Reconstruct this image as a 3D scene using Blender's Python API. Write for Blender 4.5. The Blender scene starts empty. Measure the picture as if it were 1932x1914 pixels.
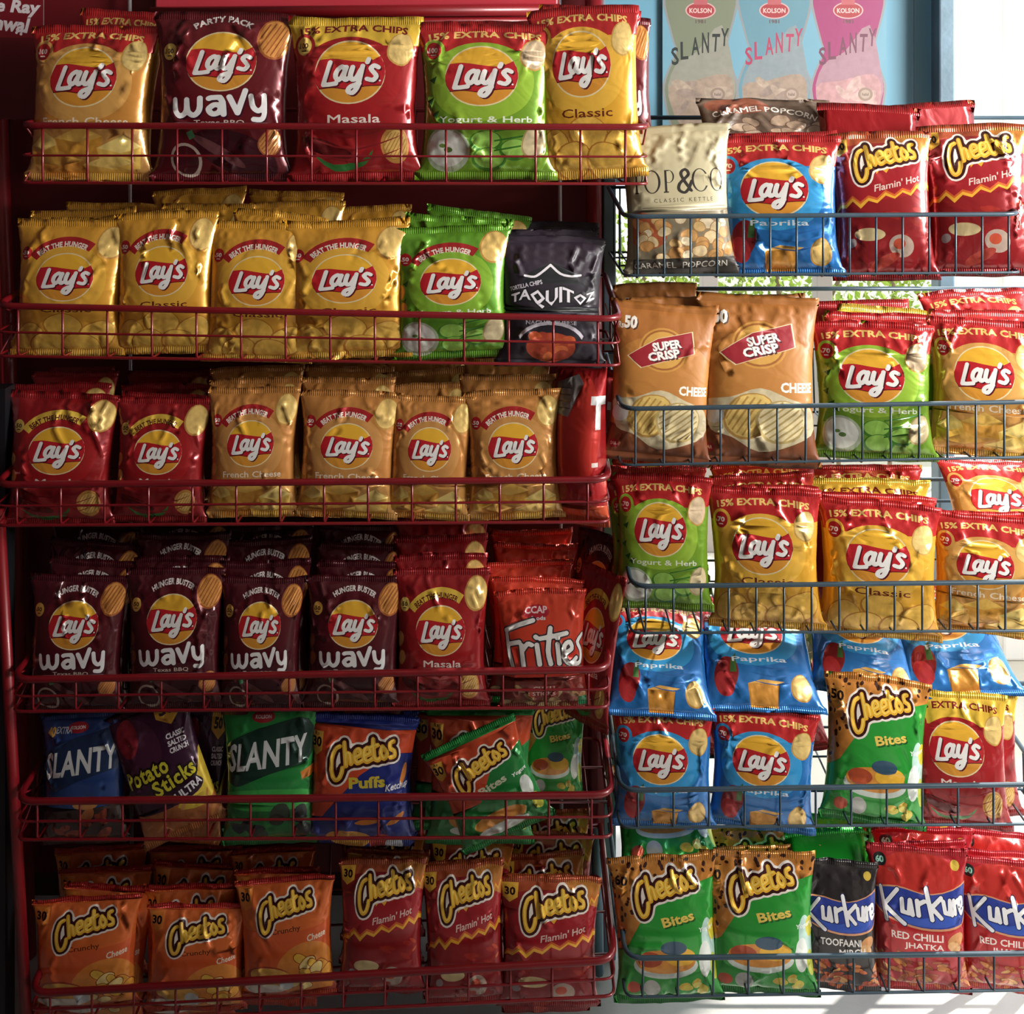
import bpy, bmesh, math, random
import numpy as np
from mathutils import Matrix, Vector
from mathutils.geometry import delaunay_2d_cdt

SC = bpy.context.scene
COL = SC.collection
# ------------------------------------------------------------------ camera, sky, sun, exposure
FPX, DIST, ZC, HY = 2000.0, 2.0, 1.90, 200.0      # focal length in pixels, distance to the basket fronts, eye height, horizon row
cam_d = bpy.data.cameras.new('camera'); cam = bpy.data.objects.new('camera', cam_d); COL.objects.link(cam)
cam.location = (0, -DIST, ZC); cam.rotation_euler = (math.pi / 2, 0, 0)
cam_d.sensor_width = 36.0; cam_d.lens = 36.0 * FPX / 1932.0
cam_d.shift_y = -(957.0 - HY) / 1932.0
cam_d.clip_start = 0.05; cam_d.clip_end = 200
SC.camera = cam

world = bpy.data.worlds.new('sky'); SC.world = world; world.use_nodes = True
bg = world.node_tree.nodes['Background']; bg.inputs[0].default_value = (0.86, 0.93, 1.0, 1); bg.inputs[1].default_value = 2.2

sun_d = bpy.data.lights.new('sun', 'SUN'); sun_d.energy = 9.0; sun_d.angle = 0.02; sun_d.color = (1.0, 0.95, 0.86)
sun = bpy.data.objects.new('sun', sun_d); COL.objects.link(sun)
sun.rotation_euler = Vector((-0.75, -0.62, -1.0)).to_track_quat('-Z', 'Y').to_euler()
# the daylight that falls in through the shop's open front, to the right of the photographer
win_d = bpy.data.lights.new('shop_front_daylight', 'AREA'); win_d.shape = 'RECTANGLE'; win_d.size = 1.0; win_d.size_y = 1.2
win_d.energy = 98.0; win_d.spread = math.radians(110); win_d.color = (1.0, 0.97, 0.92)
win = bpy.data.objects.new('shop_front_daylight', win_d); COL.objects.link(win)
win.location = (2.85, -1.2, 2.25)
win.rotation_euler = (Vector((0.3, 0.0, 1.5)) - Vector(win.location)).to_track_quat('-Z', 'Y').to_euler()

SC.view_settings.view_transform = 'Standard'; SC.view_settings.look = 'None'
SC.view_settings.gamma = 1.0; SC.view_settings.use_curve_mapping = False
SC.view_settings.exposure = 0.0

def W(px, py, Y=0.0):
    """the place at depth Y behind the basket fronts that the photograph shows at (px, py)"""
    s = (DIST + Y) / FPX
    return Vector(((px - 966.0) * s, Y, ZC - (py - HY) * s))

# ------------------------------------------------------------------ materials
def lin(h):
    h = h.lstrip('#'); c = [int(h[i:i + 2], 16) / 255.0 for i in (0, 2, 4)]
    return [x / 12.92 if x <= 0.04045 else ((x + 0.055) / 1.055) ** 2.4 for x in c]

def mat(name, col, rough=0.5, metal=0.0, noise=0.0, nscale=20.0, bump=0.0, bscale=40.0, coat=0.0, emit=None, estr=0.0):
    m = bpy.data.materials.new(name); m.use_nodes = True; nt = m.node_tree; b = nt.nodes['Principled BSDF']
    c = lin(col) if isinstance(col, str) else list(col)
    b.inputs['Base Color'].default_value = (*c, 1); b.inputs['Roughness'].default_value = rough
    b.inputs['Metallic'].default_value = metal; b.inputs['Coat Weight'].default_value = coat
    tc = nt.nodes.new('ShaderNodeTexCoord')
    if noise:
        n = nt.nodes.new('ShaderNodeTexNoise'); n.inputs['Scale'].default_value = nscale; n.inputs['Detail'].default_value = 4
        r = nt.nodes.new('ShaderNodeValToRGB'); r.color_ramp.elements[0].position = 0.3; r.color_ramp.elements[1].position = 0.75
        r.color_ramp.elements[0].color = (*[x * (1 - noise) for x in c], 1); r.color_ramp.elements[1].color = (*[min(1, x * (1 + noise)) for x in c], 1)
        nt.links.new(tc.outputs['Object'], n.inputs['Vector']); nt.links.new(n.outputs['Fac'], r.inputs['Fac'])
        nt.links.new(r.outputs['Color'], b.inputs['Base Color'])
    if bump:
        n2 = nt.nodes.new('ShaderNodeTexNoise'); n2.inputs['Scale'].default_value = bscale; n2.inputs['Detail'].default_value = 3
        bp = nt.nodes.new('ShaderNodeBump'); bp.inputs['Strength'].default_value = bump; bp.inputs['Distance'].default_value = 0.01
        nt.links.new(tc.outputs['Object'], n2.inputs['Vector']); nt.links.new(n2.outputs['Fac'], bp.inputs['Height'])
        nt.links.new(bp.outputs['Normal'], b.inputs['Normal'])
    return m

def film(name, rough, metal, seal=False, crinkle=0.35, coat=0.3):
    """printed packet film: the print comes from the mesh's own face colours, the crinkles from noise"""
    m = bpy.data.materials.new(name); m.use_nodes = True; nt = m.node_tree; b = nt.nodes['Principled BSDF']
    at = nt.nodes.new('ShaderNodeAttribute'); at.attribute_name = 'print'
    tc = nt.nodes.new('ShaderNodeTexCoord')
    n = nt.nodes.new('ShaderNodeTexNoise'); n.inputs['Scale'].default_value = 70; n.inputs['Detail'].default_value = 5
    mr = nt.nodes.new('ShaderNodeMapRange'); mr.inputs[1].default_value = 0.3; mr.inputs[2].default_value = 0.7; mr.inputs[3].default_value = 0.45; mr.inputs[4].default_value = 1.3
    mm = nt.nodes.new('ShaderNodeMix'); mm.data_type = 'FLOAT'; mm.inputs[2].default_value = 1.0
    hs = nt.nodes.new('ShaderNodeVectorMath'); hs.operation = 'SCALE'
    nt.links.new(tc.outputs['Object'], n.inputs['Vector']); nt.links.new(n.outputs['Fac'], mr.inputs[0])
    nt.links.new(at.outputs['Alpha'], mm.inputs[0]); nt.links.new(mr.outputs[0], mm.inputs[3])
    nt.links.new(at.outputs['Color'], hs.inputs[0]); nt.links.new(mm.outputs[0], hs.inputs['Scale'])
    nt.links.new(hs.outputs[0], b.inputs['Base Color'])
    b.inputs['Roughness'].default_value = rough; b.inputs['Metallic'].default_value = metal
    b.inputs['Coat Weight'].default_value = coat; b.inputs['Coat Roughness'].default_value = 0.12
    bp = nt.nodes.new('ShaderNodeBump'); bp.inputs['Distance'].default_value = 0.006
    if seal:
        w = nt.nodes.new('ShaderNodeTexWave'); w.wave_type = 'BANDS'; w.bands_direction = 'X'; w.inputs['Scale'].default_value = 75
        w.inputs['Distortion'].default_value = 0.5
        nt.links.new(tc.outputs['Object'], w.inputs['Vector']); nt.links.new(w.outputs['Fac'], bp.inputs['Height']); bp.inputs['Strength'].default_value = 0.25
    else:
        v = nt.nodes.new('ShaderNodeTexNoise'); v.inputs['Scale'].default_value = 14; v.inputs['Detail'].default_value = 2.5; v.inputs['Distortion'].default_value = 1.2
        nt.links.new(tc.outputs['Object'], v.inputs['Vector']); nt.links.new(v.outputs['Fac'], bp.inputs['Height']); bp.inputs['Strength'].default_value = crinkle
    nt.links.new(bp.outputs['Normal'], b.inputs['Normal'])
    return m

M = dict(
    film=film('printed_film', 0.27, 0.35, crinkle=0.5, coat=0.5), seal=film('crimped_film', 0.32, 0.4, seal=True),
    matte=film('matte_printed_film', 0.5, 0.0, coat=0.08), paper=film('poster_print', 0.45, 0.0, crinkle=0.1, coat=0.15),
    red_wire=mat('red_painted_wire', '#6e0c15', 0.35, 0.1, 0.12, 30, coat=0.3), blue_wire=mat('blue_grey_painted_wire', '#3a4c58', 0.35, 0.3, 0.15, 30),
    red_post=mat('red_painted_steel', '#7a0d16', 0.4, 0.1, 0.15, 8, coat=0.2), red_panel=mat('dark_red_sheet', '#5c0b12', 0.5, 0.0, 0.15, 4),
    header=mat('red_header_sheet', '#b23440', 0.35, 0.0, 0.1, 5, coat=0.3), zinc=mat('galvanised_rod', '#b8b2b4', 0.35, 0.7),
    blue_sheet=mat('blue_painted_sheet', '#6699b0', 0.45, 0.0, 0.12, 3, 0.05, 12), blue_post=mat('blue_grey_post', '#5b7484', 0.45, 0.1, 0.2, 12, 0.1, 30),
    floor=mat('cement_floor', '#a9a7a4', 0.55, 0.0, 0.12, 5, 0.15, 25), yard=mat('pale_yard_concrete', '#c9c3b4', 0.8, 0.0, 0.1, 3, 0.2, 20),
    plaster=mat('grey_plaster', '#9a928c', 0.8, 0.0, 0.08, 3), dark=mat('dark_red_brown_wall', '#33090d', 0.7, 0.0, 0.15, 3),
    white=mat('white_painted_wall', '#e9e8e4', 0.7, 0.0, 0.04, 5), leaf=mat('leaf_green', '#93ad3e', 0.5, 0.0, 0.45, 9), stem=mat('grey_brown_stem', '#7c6a55', 0.8),
    ceil=mat('ceiling_paint', '#b9aea6', 0.8, 0.0, 0.05, 3), black=mat('plain_black', '#15161a', 0.4, 0.2),
)

# ------------------------------------------------------------------ small mesh helpers
def link_mesh(name, verts, faces, m, parent=None, smooth=True):
    me = bpy.data.meshes.new(name); me.from_pydata([tuple(v) for v in verts], [], faces); me.materials.append(m)
    if smooth:
        me.polygons.foreach_set('use_smooth', [True] * len(me.polygons))
    me.update()
    o = bpy.data.objects.new(name, me); COL.objects.link(o)
    if parent is not None: o.parent = parent
    return o

def tag(o, label=None, cat=None, group=None, kind=None):
    for k, v in (('label', label), ('category', cat), ('group', group), ('kind', kind)):
        if v: o[k] = v
    return o

def empty(name, loc=(0, 0, 0)):
    o = bpy.data.objects.new(name, None); COL.objects.link(o); o.location = loc; o.empty_display_size = 0.05
    return o

def round_path(pts, r, n=4, closed=False):
    """a polyline with its corners rounded"""
    P = [Vector(p) for p in pts]; out = []
    N = len(P)
    for i in range(N):
        if not closed and i in (0, N - 1): out.append(P[i]); continue
        a, b, c = P[i - 1], P[i], P[(i + 1) % N]
        u, v = (a - b), (c - b); d = min(r, u.length * 0.45, v.length * 0.45)
        p0, p1 = b + u.normalized() * d, b + v.normalized() * d
        for k in range(n + 1):
            t = k / n; out.append(p0 * (1 - t) ** 2 + b * 2 * t * (1 - t) + p1 * t * t)
    return out

def tube_geo(path, r, sides=8, closed=False):
    P = [Vector(p) for p in path]; N = len(P); vs, fs = [], []
    nrm = None
    for i in range(N):
        if closed: t = (P[(i + 1) % N] - P[i - 1])
        else: t = P[min(i + 1, N - 1)] - P[max(i - 1, 0)]
        t.normalize()
        if nrm is None:
            nrm = t.orthogonal().normalized()
        nrm = (nrm - t * nrm.dot(t)).normalized(); bn = t.cross(nrm)
        for k in range(sides):
            a = 2 * math.pi * k / sides; vs.append(P[i] + (nrm * math.cos(a) + bn * math.sin(a)) * r)
    for i in range(N if closed else N - 1):
        j = (i + 1) % N
        for k in range(sides):
            l = (k + 1) % sides; fs.append((i * sides + k, i * sides + l, j * sides + l, j * sides + k))
    if not closed:
        fs.append(tuple(reversed(range(sides)))); fs.append(tuple((N - 1) * sides + k for k in range(sides)))
    return vs, fs

def tube(name, path, r, m, parent=None, sides=8, closed=False):
    v, f = tube_geo(path, r, sides, closed); return link_mesh(name, v, f, m, parent)

def tubes(name, paths, r, m, parent=None, sides=6):
    V, F = [], []
    for p in paths:
        v, f = tube_geo(p, r, sides); o = len(V); V += v; F += [tuple(i + o for i in q) for q in f]
    return link_mesh(name, V, F, m, parent)

def box(name, lo, hi, m, parent=None, bevel=0.0):
    bm = bmesh.new(); bmesh.ops.create_cube(bm, size=1.0)
    lo, hi = Vector(lo), Vector(hi); c, s = (lo + hi) / 2, hi - lo
    for v in bm.verts: v.co = Vector((v.co.x * s.x + c.x, v.co.y * s.y + c.y, v.co.z * s.z + c.z))
    if bevel: bmesh.ops.bevel(bm, geom=list(bm.edges), offset=bevel, segments=2, affect='EDGES', profile=0.5)
    me = bpy.data.meshes.new(name); bm.to_mesh(me); bm.free(); me.materials.append(m)
    o = bpy.data.objects.new(name, me); COL.objects.link(o)
    if parent is not None: o.parent = parent
    return o
# ------------------------------------------------------------------ flat print as vector art, cut into the packet film itself
# art space: x 0..1 across, y 0..A downwards from the top edge. A layer is a set of contour edges filled even-odd.
def ring_edges(pts):
    p = np.asarray(pts, float); return np.stack([p, np.roll(p, -1, 0)], 1)

def crv(pts, n=4, closed=False):
    """Catmull-Rom curve through the points"""
    p = [np.asarray(q, float) for q in pts]; out = []; N = len(p)
    for i in range(N if closed else N - 1):
        if closed: a, b, c, d = p[i - 1], p[i], p[(i + 1) % N], p[(i + 2) % N]
        else: a, b, c, d = p[max(i - 1, 0)], p[i], p[i + 1], p[min(i + 2, N - 1)]
        for k in range(n):
            t = k / n
            out.append(0.5 * (2 * b + (c - a) * t + (2 * a - 5 * b + 4 * c - d) * t * t + (3 * b - a - 3 * c + d) * t ** 3))
    if not closed: out.append(p[-1])
    return np.array(out)

def inside(pts, edges):
    x, y = pts[:, 0], pts[:, 1]; r = np.zeros(len(pts), bool)
    lo, hi = edges.reshape(-1, 2).min(0), edges.reshape(-1, 2).max(0)
    idx = np.nonzero((x >= lo[0]) & (x <= hi[0]) & (y >= lo[1]) & (y <= hi[1]))[0]
    if not len(idx): return r
    px, py = x[idx][:, None], y[idx][:, None]
    ax, ay, bx, by = edges[:, 0, 0], edges[:, 0, 1], edges[:, 1, 0], edges[:, 1, 1]
    dy = np.where(by == ay, 1e-12, by - ay)
    hit = ((ay > py) != (by > py)) & (px < (bx - ax) * (py - ay) / dy + ax)
    r[idx] = hit.sum(1) % 2 == 1
    return r

def dp(pts, tol):
    n = len(pts)
    if n < 4: return pts
    keep = np.zeros(n, bool); keep[0] = keep[n - 1] = True; st = [(0, n - 1)]
    while st:
        a, b = st.pop()
        if b <= a + 1: continue
        ab = pts[b] - pts[a]; L = np.hypot(*ab); q = pts[a + 1:b] - pts[a]
        d = np.abs(q[:, 0] * ab[1] - q[:, 1] * ab[0]) / L if L > 1e-9 else np.hypot(q[:, 0], q[:, 1])
        k = int(d.argmax())
        if d[k] > tol: keep[a + 1 + k] = True; st += [(a, a + 1 + k), (a + 1 + k, b)]
    return pts[keep]

def grow(segs, rad, level=0.0, fill=None, cell=0.01):
    """contour edges of everything within rad (+level) of the segments (or inside fill): rounded letters and outlines"""
    segs = np.asarray(segs, float); rad = np.broadcast_to(np.asarray(rad, float), (len(segs),))
    m = rad.max() + level + 2 * cell
    lo, hi = segs.reshape(-1, 2).min(0) - m, segs.reshape(-1, 2).max(0) + m
    nx, ny = [int(math.ceil(v)) + 1 for v in (hi - lo) / cell]
    gx, gy = lo[0] + np.arange(nx) * cell, lo[1] + np.arange(ny) * cell
    P = np.stack(np.meshgrid(gx, gy, indexing='ij'), -1).reshape(-1, 2)
    D = np.full(len(P), 1e9)
    for (a, b), r in zip(segs, rad):
        ab = b - a; L2 = max(ab @ ab, 1e-12); t = np.clip(((P - a) @ ab) / L2, 0, 1)
        q = P - a - t[:, None] * ab; np.minimum(D, np.hypot(q[:, 0], q[:, 1]) - r, out=D)
    if fill is not None: D = np.where(inside(P, fill), -np.abs(D), D)
    D = (D - level).reshape(nx, ny); D[D == 0] = 1e-9
    S = D < 0; nxt = {}; pos = {}
    cells = np.argwhere((S[:-1, :-1] != S[1:, :-1]) | (S[:-1, :-1] != S[:-1, 1:]) | (S[:-1, :-1] != S[1:, 1:]))
    def pt(a, b):
        k = (a, b) if a < b else (b, a)
        if k not in pos:
            d0, d1 = D[k[0]], D[k[1]]; t = d0 / (d0 - d1)
            pos[k] = np.array([gx[k[0][0]] + (gx[k[1][0]] - gx[k[0][0]]) * t, gy[k[0][1]] + (gy[k[1][1]] - gy[k[0][1]]) * t])
        return k
    for i, j in cells:
        c = [(i, j), (i + 1, j), (i + 1, j + 1), (i, j + 1)]; s = [S[q] for q in c]; cr = []
        for k in range(4):
            if s[k] != s[(k + 1) % 4]: cr.append((s[k], pt(c[k], c[(k + 1) % 4])))
        # walk so that the inside stays on one side
        ins = [k for f, k in cr if f]; outs = [k for f, k in cr if not f]
        if len(ins) == 1: nxt[ins[0]] = outs[0]
        else:
            order = [k for _, k in cr]; f0 = cr[0][0]
            for q in range(4):
                if cr[q][0]: nxt[cr[q][1]] = cr[(q + 1) % 4][1]
    E = []
    seen = set()
    for k0 in list(nxt):
        if k0 in seen: continue
        loop = []; k = k0
        while k is not None and k not in seen:
            seen.add(k); loop.append(pos[k]); k = nxt.get(k)
        if len(loop) < 4: continue
        h = len(loop) // 2; L = np.array(loop)
        a, b = dp(L[:h + 1], cell * 0.16), dp(np.vstack([L[h:], L[:1]]), cell * 0.16)
        L = np.vstack([a[:-1], b[:-1]])
        if len(L) >= 3: E.append(ring_edges(L))
    return np.concatenate(E) if E else np.zeros((0, 2, 2))

def seglist(strokes):
    out = []
    for s in strokes:
        s = np.asarray(s, float); out.append(np.stack([s[:-1], s[1:]], 1))
    return np.concatenate(out)

_TXT = {}
def text_edges(s, bold=0.0, shear=0.0, space=1.0, res=2):
    key = (s, bold, shear, space, res)
    if key in _TXT: return _TXT[key]
    c = bpy.data.curves.new('lettering', 'FONT'); c.body = s; c.size = 1; c.offset = bold; c.shear = shear; c.space_character = space; c.resolution_u = res
    o = bpy.data.objects.new('lettering', c); me = bpy.data.meshes.new_from_object(o)
    v = np.array([w.co[:2] for w in me.vertices]).reshape(-1, 2)
    cnt = {}
    for p in me.polygons:
        vs = list(p.vertices)
        for a, b in zip(vs, vs[1:] + vs[:1]): cnt[(min(a, b), max(a, b))] = cnt.get((min(a, b), max(a, b)), 0) + 1
    e = np.array([[v[a], v[b]] for (a, b), n in cnt.items() if n == 1])
    bpy.data.objects.remove(o); bpy.data.curves.remove(c); bpy.data.meshes.remove(me)
    e[..., 1] *= -1
    f = e.reshape(-1, 2); lo, hi = f.min(0), f.max(0)
    e = (e - (lo + hi) / 2) / (hi[1] - lo[1])
    _TXT[key] = e
    return e

def rot2(e, deg):
    a = math.radians(deg); c, s = math.cos(a), math.sin(a); r = np.empty_like(e)
    r[..., 0] = e[..., 0] * c + e[..., 1] * s; r[..., 1] = -e[..., 0] * s + e[..., 1] * c
    return r

def ink(h):
    c = lin(h); y = .3 * c[0] + .5 * c[1] + .2 * c[2]; return [.90 * (v * .94 + y * .06) for v in c]

class Art:
    def __init__(s, A, base, tex=0.0): s.A = A; s.base = base; s.layers = []; s.tex = tex; s.rng = random.Random(5)
    def add(s, edges, col, tex=0.0): s.layers.append((np.asarray(edges, float), ink(col) + [tex])); return edges
    def poly(s, pts, col, tex=0.0): return s.add(ring_edges(pts), col, tex)
    def rect(s, x0, y0, x1, y1, col, tex=0.0): return s.poly([(x0, y0), (x1, y0), (x1, y1), (x0, y1)], col, tex)
    def ell(s, cx, cy, rx, ry, col, rot=0, n=28, tex=0.0, wob=0.0, seed=0):
        r = random.Random(seed); a = np.linspace(0, 2 * math.pi, n, endpoint=False)
        k = np.ones(n)
        if wob:
            for h in (2, 3, 5): k += wob / h * 2 * np.cos(h * a + r.random() * 6.28) * r.uniform(0.5, 1)
        e = rot2(np.stack([rx * k * np.cos(a), ry * k * np.sin(a)], 1), rot) + (cx, cy)
        return s.poly(e, col, tex)
    def text(s, t, cx, cy, h, col, w=None, rot=0, arc=0, bold=0.02, shear=0.0, warp=None, space=1.0, outline=None, oc=None, res=2, shadow=None):
        e = text_edges(t, bold, shear, space, res) * h
        if w: f = w / (e[..., 0].max() - e[..., 0].min()); e = e * (f, 1)
        if warp: e = warp(e)
        if arc:
            a = e[..., 0] / arc; r = arc - e[..., 1]; e = np.stack([r * np.sin(a), arc - r * np.cos(a)], -1)
        e = rot2(e, rot) + (cx, cy)
        if shadow: s.add(e + (0.012, 0.012), shadow)
        if outline: s.add(grow(e, 0, outline, e, max(0.008, outline * 0.45)), oc)
        return s.add(e, col)
    def stroke(s, strokes, r, col, outl=(), cell=None):
        g = seglist(strokes); cell = cell or r * 0.42
        for d, c in outl: s.add(grow(g, r, d, None, max(cell, d * 0.4)), c)
        return s.add(grow(g, r, 0, None, cell), col)
    def chip(s, cx, cy, r, col='#e8b552', rim='#b97c28', rot=20, ridged=False, seed=1, sq=0.82):
        s.ell(cx, cy, r, r * sq, rim, rot, 22, 0.25, 0.05, seed)
        s.ell(cx + r * .02, cy - r * .03, r * .92, r * sq * .9, col, rot, 22, 0.4, 0.05, seed)
        if ridged:
            for k in range(-3, 4):
                y = k * r * sq * .24; x = math.sqrt(max(0, 1 - (k * .26) ** 2)) * r * .84
                q = rot2(np.array([(-x, y - r * .03), (x, y - r * .03), (x, y + r * .04), (-x, y + r * .04)]), rot) + (cx, cy)
                s.poly(q, rim, 0.3)
    def pile(s, n, x0, y0, x1, y1, cols, r0, r1, seed=3, sq=0.6, rim=None):
        r = random.Random(seed)
        for i in range(n):
            a, b, c = r.uniform(x0, x1), y0 + (y1 - y0) * (i + r.random()) / n, r.uniform(r0, r1); rt = r.uniform(-60, 60); sd = r.randint(0, 99)
            if rim: s.ell(a, b, c * 1.12, c * sq * 1.15, rim, rt, 14, 0.2, 0.08, sd)
            s.ell(a, b, c, c * sq, r.choice(cols), rt, 14, 0.5, 0.08, sd)

# ---- hand-drawn lettering strokes
def lays_strokes():
    return [[(-.56, -.32), (-.66, .12), (-.73, .40)], [(-.73, .41), (-.55, .40), (-.36, .37)],
            crv([(-.12, -.10), (-.2, -.17), (-.33, -.06), (-.38, .13), (-.31, .26), (-.2, .18), (-.11, -.06)], 3), crv([(-.08, -.15), (-.15, .14), (-.1, .26), (-.03, .22)], 3),
            crv([(.1, -.15), (.04, .12), (.1, .26), (.22, .18), (.33, -.06)], 3), crv([(.38, -.18), (.30, .2), (.23, .5), (.1, .68), (-.02, .62), (.05, .48), (.28, .38)], 3),
            [(.55, -.40), (.51, -.30)], crv([(.83, -.13), (.71, -.19), (.61, -.09), (.7, .04), (.76, .16), (.66, .28), (.5, .24)], 3)]
_LAYS = None
def lays_logo(a, cx, cy, r, ring='#ecd9a6', disc='#f0b51c', rot=0):
    global _LAYS
    if _LAYS is None: _LAYS = grow(seglist(lays_strokes()), 0.07, 0, None, 0.028)
    T = lambda e: rot2(np.asarray(e, float), rot) * r + (cx, cy)
    a.ell(cx, cy, r * 1.03, r * 1.03, ring, 0, 36); a.ell(cx, cy, r * .985, r * .985, disc, 0, 36)
    low = [(math.cos(t) * .985, math.sin(t) * .985) for t in np.linspace(.35, math.pi - .35, 14)]
    a.poly(T(low), '#dd9422')
    rib = np.vstack([crv([(-.9, -.40), (-.5, -.44), (0, -.36), (.45, -.31), (.72, -.40), (.9, -.5)], 3), crv([(1.0, -.25), (1.02, .05), (.9, .43)], 3),
                     crv([(.9, .43), (.45, .45), (0, .54), (-.45, .48), (-.86, .52)], 3), crv([(-.98, .3), (-1.03, 0), (-.9, -.40)], 3)[:-1]])
    a.poly(T(rib * (1.0, 1.0) + (0.0, .035)), '#6d0d14'); a.poly(T(rib), '#bf1522')
    a.add(T(_LAYS + (.04, .045)), '#5a0a1c'); a.add(T(_LAYS), '#f4f2ee')
    a.ell(*T(np.array([.86, .3])), r * .03, r * .03, '#f4f2ee', n=8)

def wavy_strokes():
    return [crv([(0, 0), (.02, .28), (.13, .41), (.27, .3), (.29, .02)], 4), crv([(.29, .1), (.32, .32), (.44, .41), (.56, .28), (.58, 0)], 4),
            crv([(.98, .0), (.82, .0), (.76, .02)], 3), crv([(1.0, .2), (.86, .18), (.75, .28), (.82, .4), (.96, .36), (1.0, .22)], 4), crv([(.97, .0), (1.03, .12), (1.04, .42)], 3),
            [(1.17, 0), (1.32, .40), (1.50, -.14)], crv([(1.62, 0), (1.65, .26), (1.77, .37), (1.9, .26), (1.93, 0)], 4), crv([(1.93, .02), (1.92, .42), (1.84, .58), (1.66, .57)], 4)]
_WAVY = None
def wavy_word(a, cx, cy, w, col='#f2f1f0', shade='#3a0a22', rot=3):
    global _WAVY
    if _WAVY is None: _WAVY = grow(seglist(wavy_strokes()), 0.062, 0, None, 0.026) - (.96, .2)
    e = rot2(_WAVY, rot) * (w / 2.05) + (cx, cy)
    a.add(e + (.008, .012), shade); a.add(e, col)

def cheetos_strokes():
    e = lambda x: crv([(x, .06), (x + .15, .0), (x + .12, -.13), (x + .03, -.1), (x - .01, .06), (x + .04, .2), (x + .17, .15)], 3)
    return [crv([(.25, -.26), (.13, -.2), (.02, .05), (.0, .36), (.06, .56), (.17, .54), (.25, .40), (.28, .28)], 4), [(.37, -.34), (.37, .24)],
            crv([(.37, .06), (.42, -.07), (.485, -.02), (.495, .2)], 3), e(.6), e(.82), crv([(1.08, -.32), (1.05, .1), (1.12, .2), (1.18, .16)], 3), [(.99, -.13), (1.17, -.17)],
            crv([(1.29, -.12), (1.22, .04), (1.29, .19), (1.38, .06), (1.29, -.12)], 3), crv([(1.6, -.18), (1.5, -.16), (1.49, -.03), (1.58, .05), (1.57, .18), (1.46, .18)], 3)]
_CHE = None
def cheetos_logo(a, cx, cy, w, rot=8):
    global _CHE
    if _CHE is None:
        g = seglist(cheetos_strokes()); _CHE = [grow(g, .055, d, None, c) - (.8, .08) for d, c in ((.12, .045), (.07, .036), (0, .026))]
    k = w / 1.86
    for e, c in zip(_CHE, ('#f6ece2', '#3b0f0c', '#f2b61c')): a.add(rot2(e, rot) * k + (cx, cy), c)
    hi = grow(seglist(cheetos_strokes()), .02, 0, None, .022) - (.8, .10)
    a.add(rot2(hi, rot) * k + (cx, cy), '#ffd957')

def flames(a, x0, x1, y, h, rot, c1='#f0b020', c2='#d8611a', seed=2):
    r = random.Random(seed); up = []; n = 15
    for i in range(n):
        t = i / (n - 1); up.append((x0 + (x1 - x0) * t, y + rot * (t - .5) + (r.uniform(-h, -h * .2) if i % 2 else r.uniform(-.1 * h, .5 * h))))
    low = [(p[0], p[1] + h * r.uniform(.45, .9)) for p in reversed(up)]
    a.poly([(p[0], p[1] - h * .3) for p in up] + low, c2, .2); a.poly([(p[0], p[1] + h * .1) for p in up] + low, c1, .2)

def price(a, cx, cy, r, txt, bgc, fg, ring=None):
    if ring: a.ell(cx, cy, r * 1.42, r * 1.42, ring, n=24)
    a.ell(cx, cy, r, r, bgc, n=24); a.text(txt, cx, cy - r * .05, r * .62, fg, w=r * 1.15, bold=.03)
    a.text('Rs.', cx - r * .72, cy + r * .1, r * .3, fg, w=r * .3, bold=.02); a.rect(cx - r * .35, cy + r * .45, cx + r * .35, cy + r * .58, fg)

# ---- what is printed low on each kind
def low_fc(a, y):
    a.rect(0, y + .04, 1, a.A, '#d59a4a', .3)
    for i, (x, yy, w, h) in enumerate([(.05, .06, .3, .25), (.3, .02, .32, .22), (.58, .08, .34, .25), (.15, .2, .34, .2), (.48, .22, .4, .2)]):
        q = [(x, y + yy + h * .4), (x + w * .55, y + yy), (x + w, y + yy + h * .35), (x + w * .95, y + yy + h), (x + w * .1, y + yy + h * .95)]
        a.poly(q, ['#eab53a', '#dc9c2c', '#f0c24e', '#d88f2c', '#eeb844'][i], .35)
        a.poly([q[0], q[1], q[2], (x + w * .5, y + yy + h * .55)], ['#f4d06a', '#ecbb4e', '#f7d878', '#e9ae44', '#f6cf68'][i], .2)
def low_yog(a, y):
    a.ell(.24, y + .2, .165, .165, '#b9c8a8', tex=.1); a.ell(.24, y + .19, .14, .135, '#eef0e4', tex=.15); a.ell(.26, y + .2, .03, .02, '#5d7c3c'); a.ell(.22, y + .17, .025, .015, '#6d8c3c')
    for i, (x, yy, r) in enumerate([(.5, .14, .1), (.52, .27, .11), (.68, .2, .1)]):
        a.ell(x, y + yy, r, r * .8, '#3c7a1c', tex=.3); a.ell(x, y + yy - .01, r * .85, r * .66, '#8fc24a', tex=.3)
    for k in range(3): a.poly([(.55, y + .06 + k * .07), (.85, y + .0 + k * .07), (.86, y + .012 + k * .07), (.55, y + .072 + k * .07)], '#2e6a18')
    a.chip(.83, y + .14, .13, '#d9c79a', '#b29a62', 60, seed=4)
    for x, yy in ((.1, -.32), (.08, -.16), (.13, -.06), (.18, -.02)): a.poly([(x, y + yy), (x + .07, y + yy - .03), (x + .05, y + yy + .03)], '#22551a')
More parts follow.
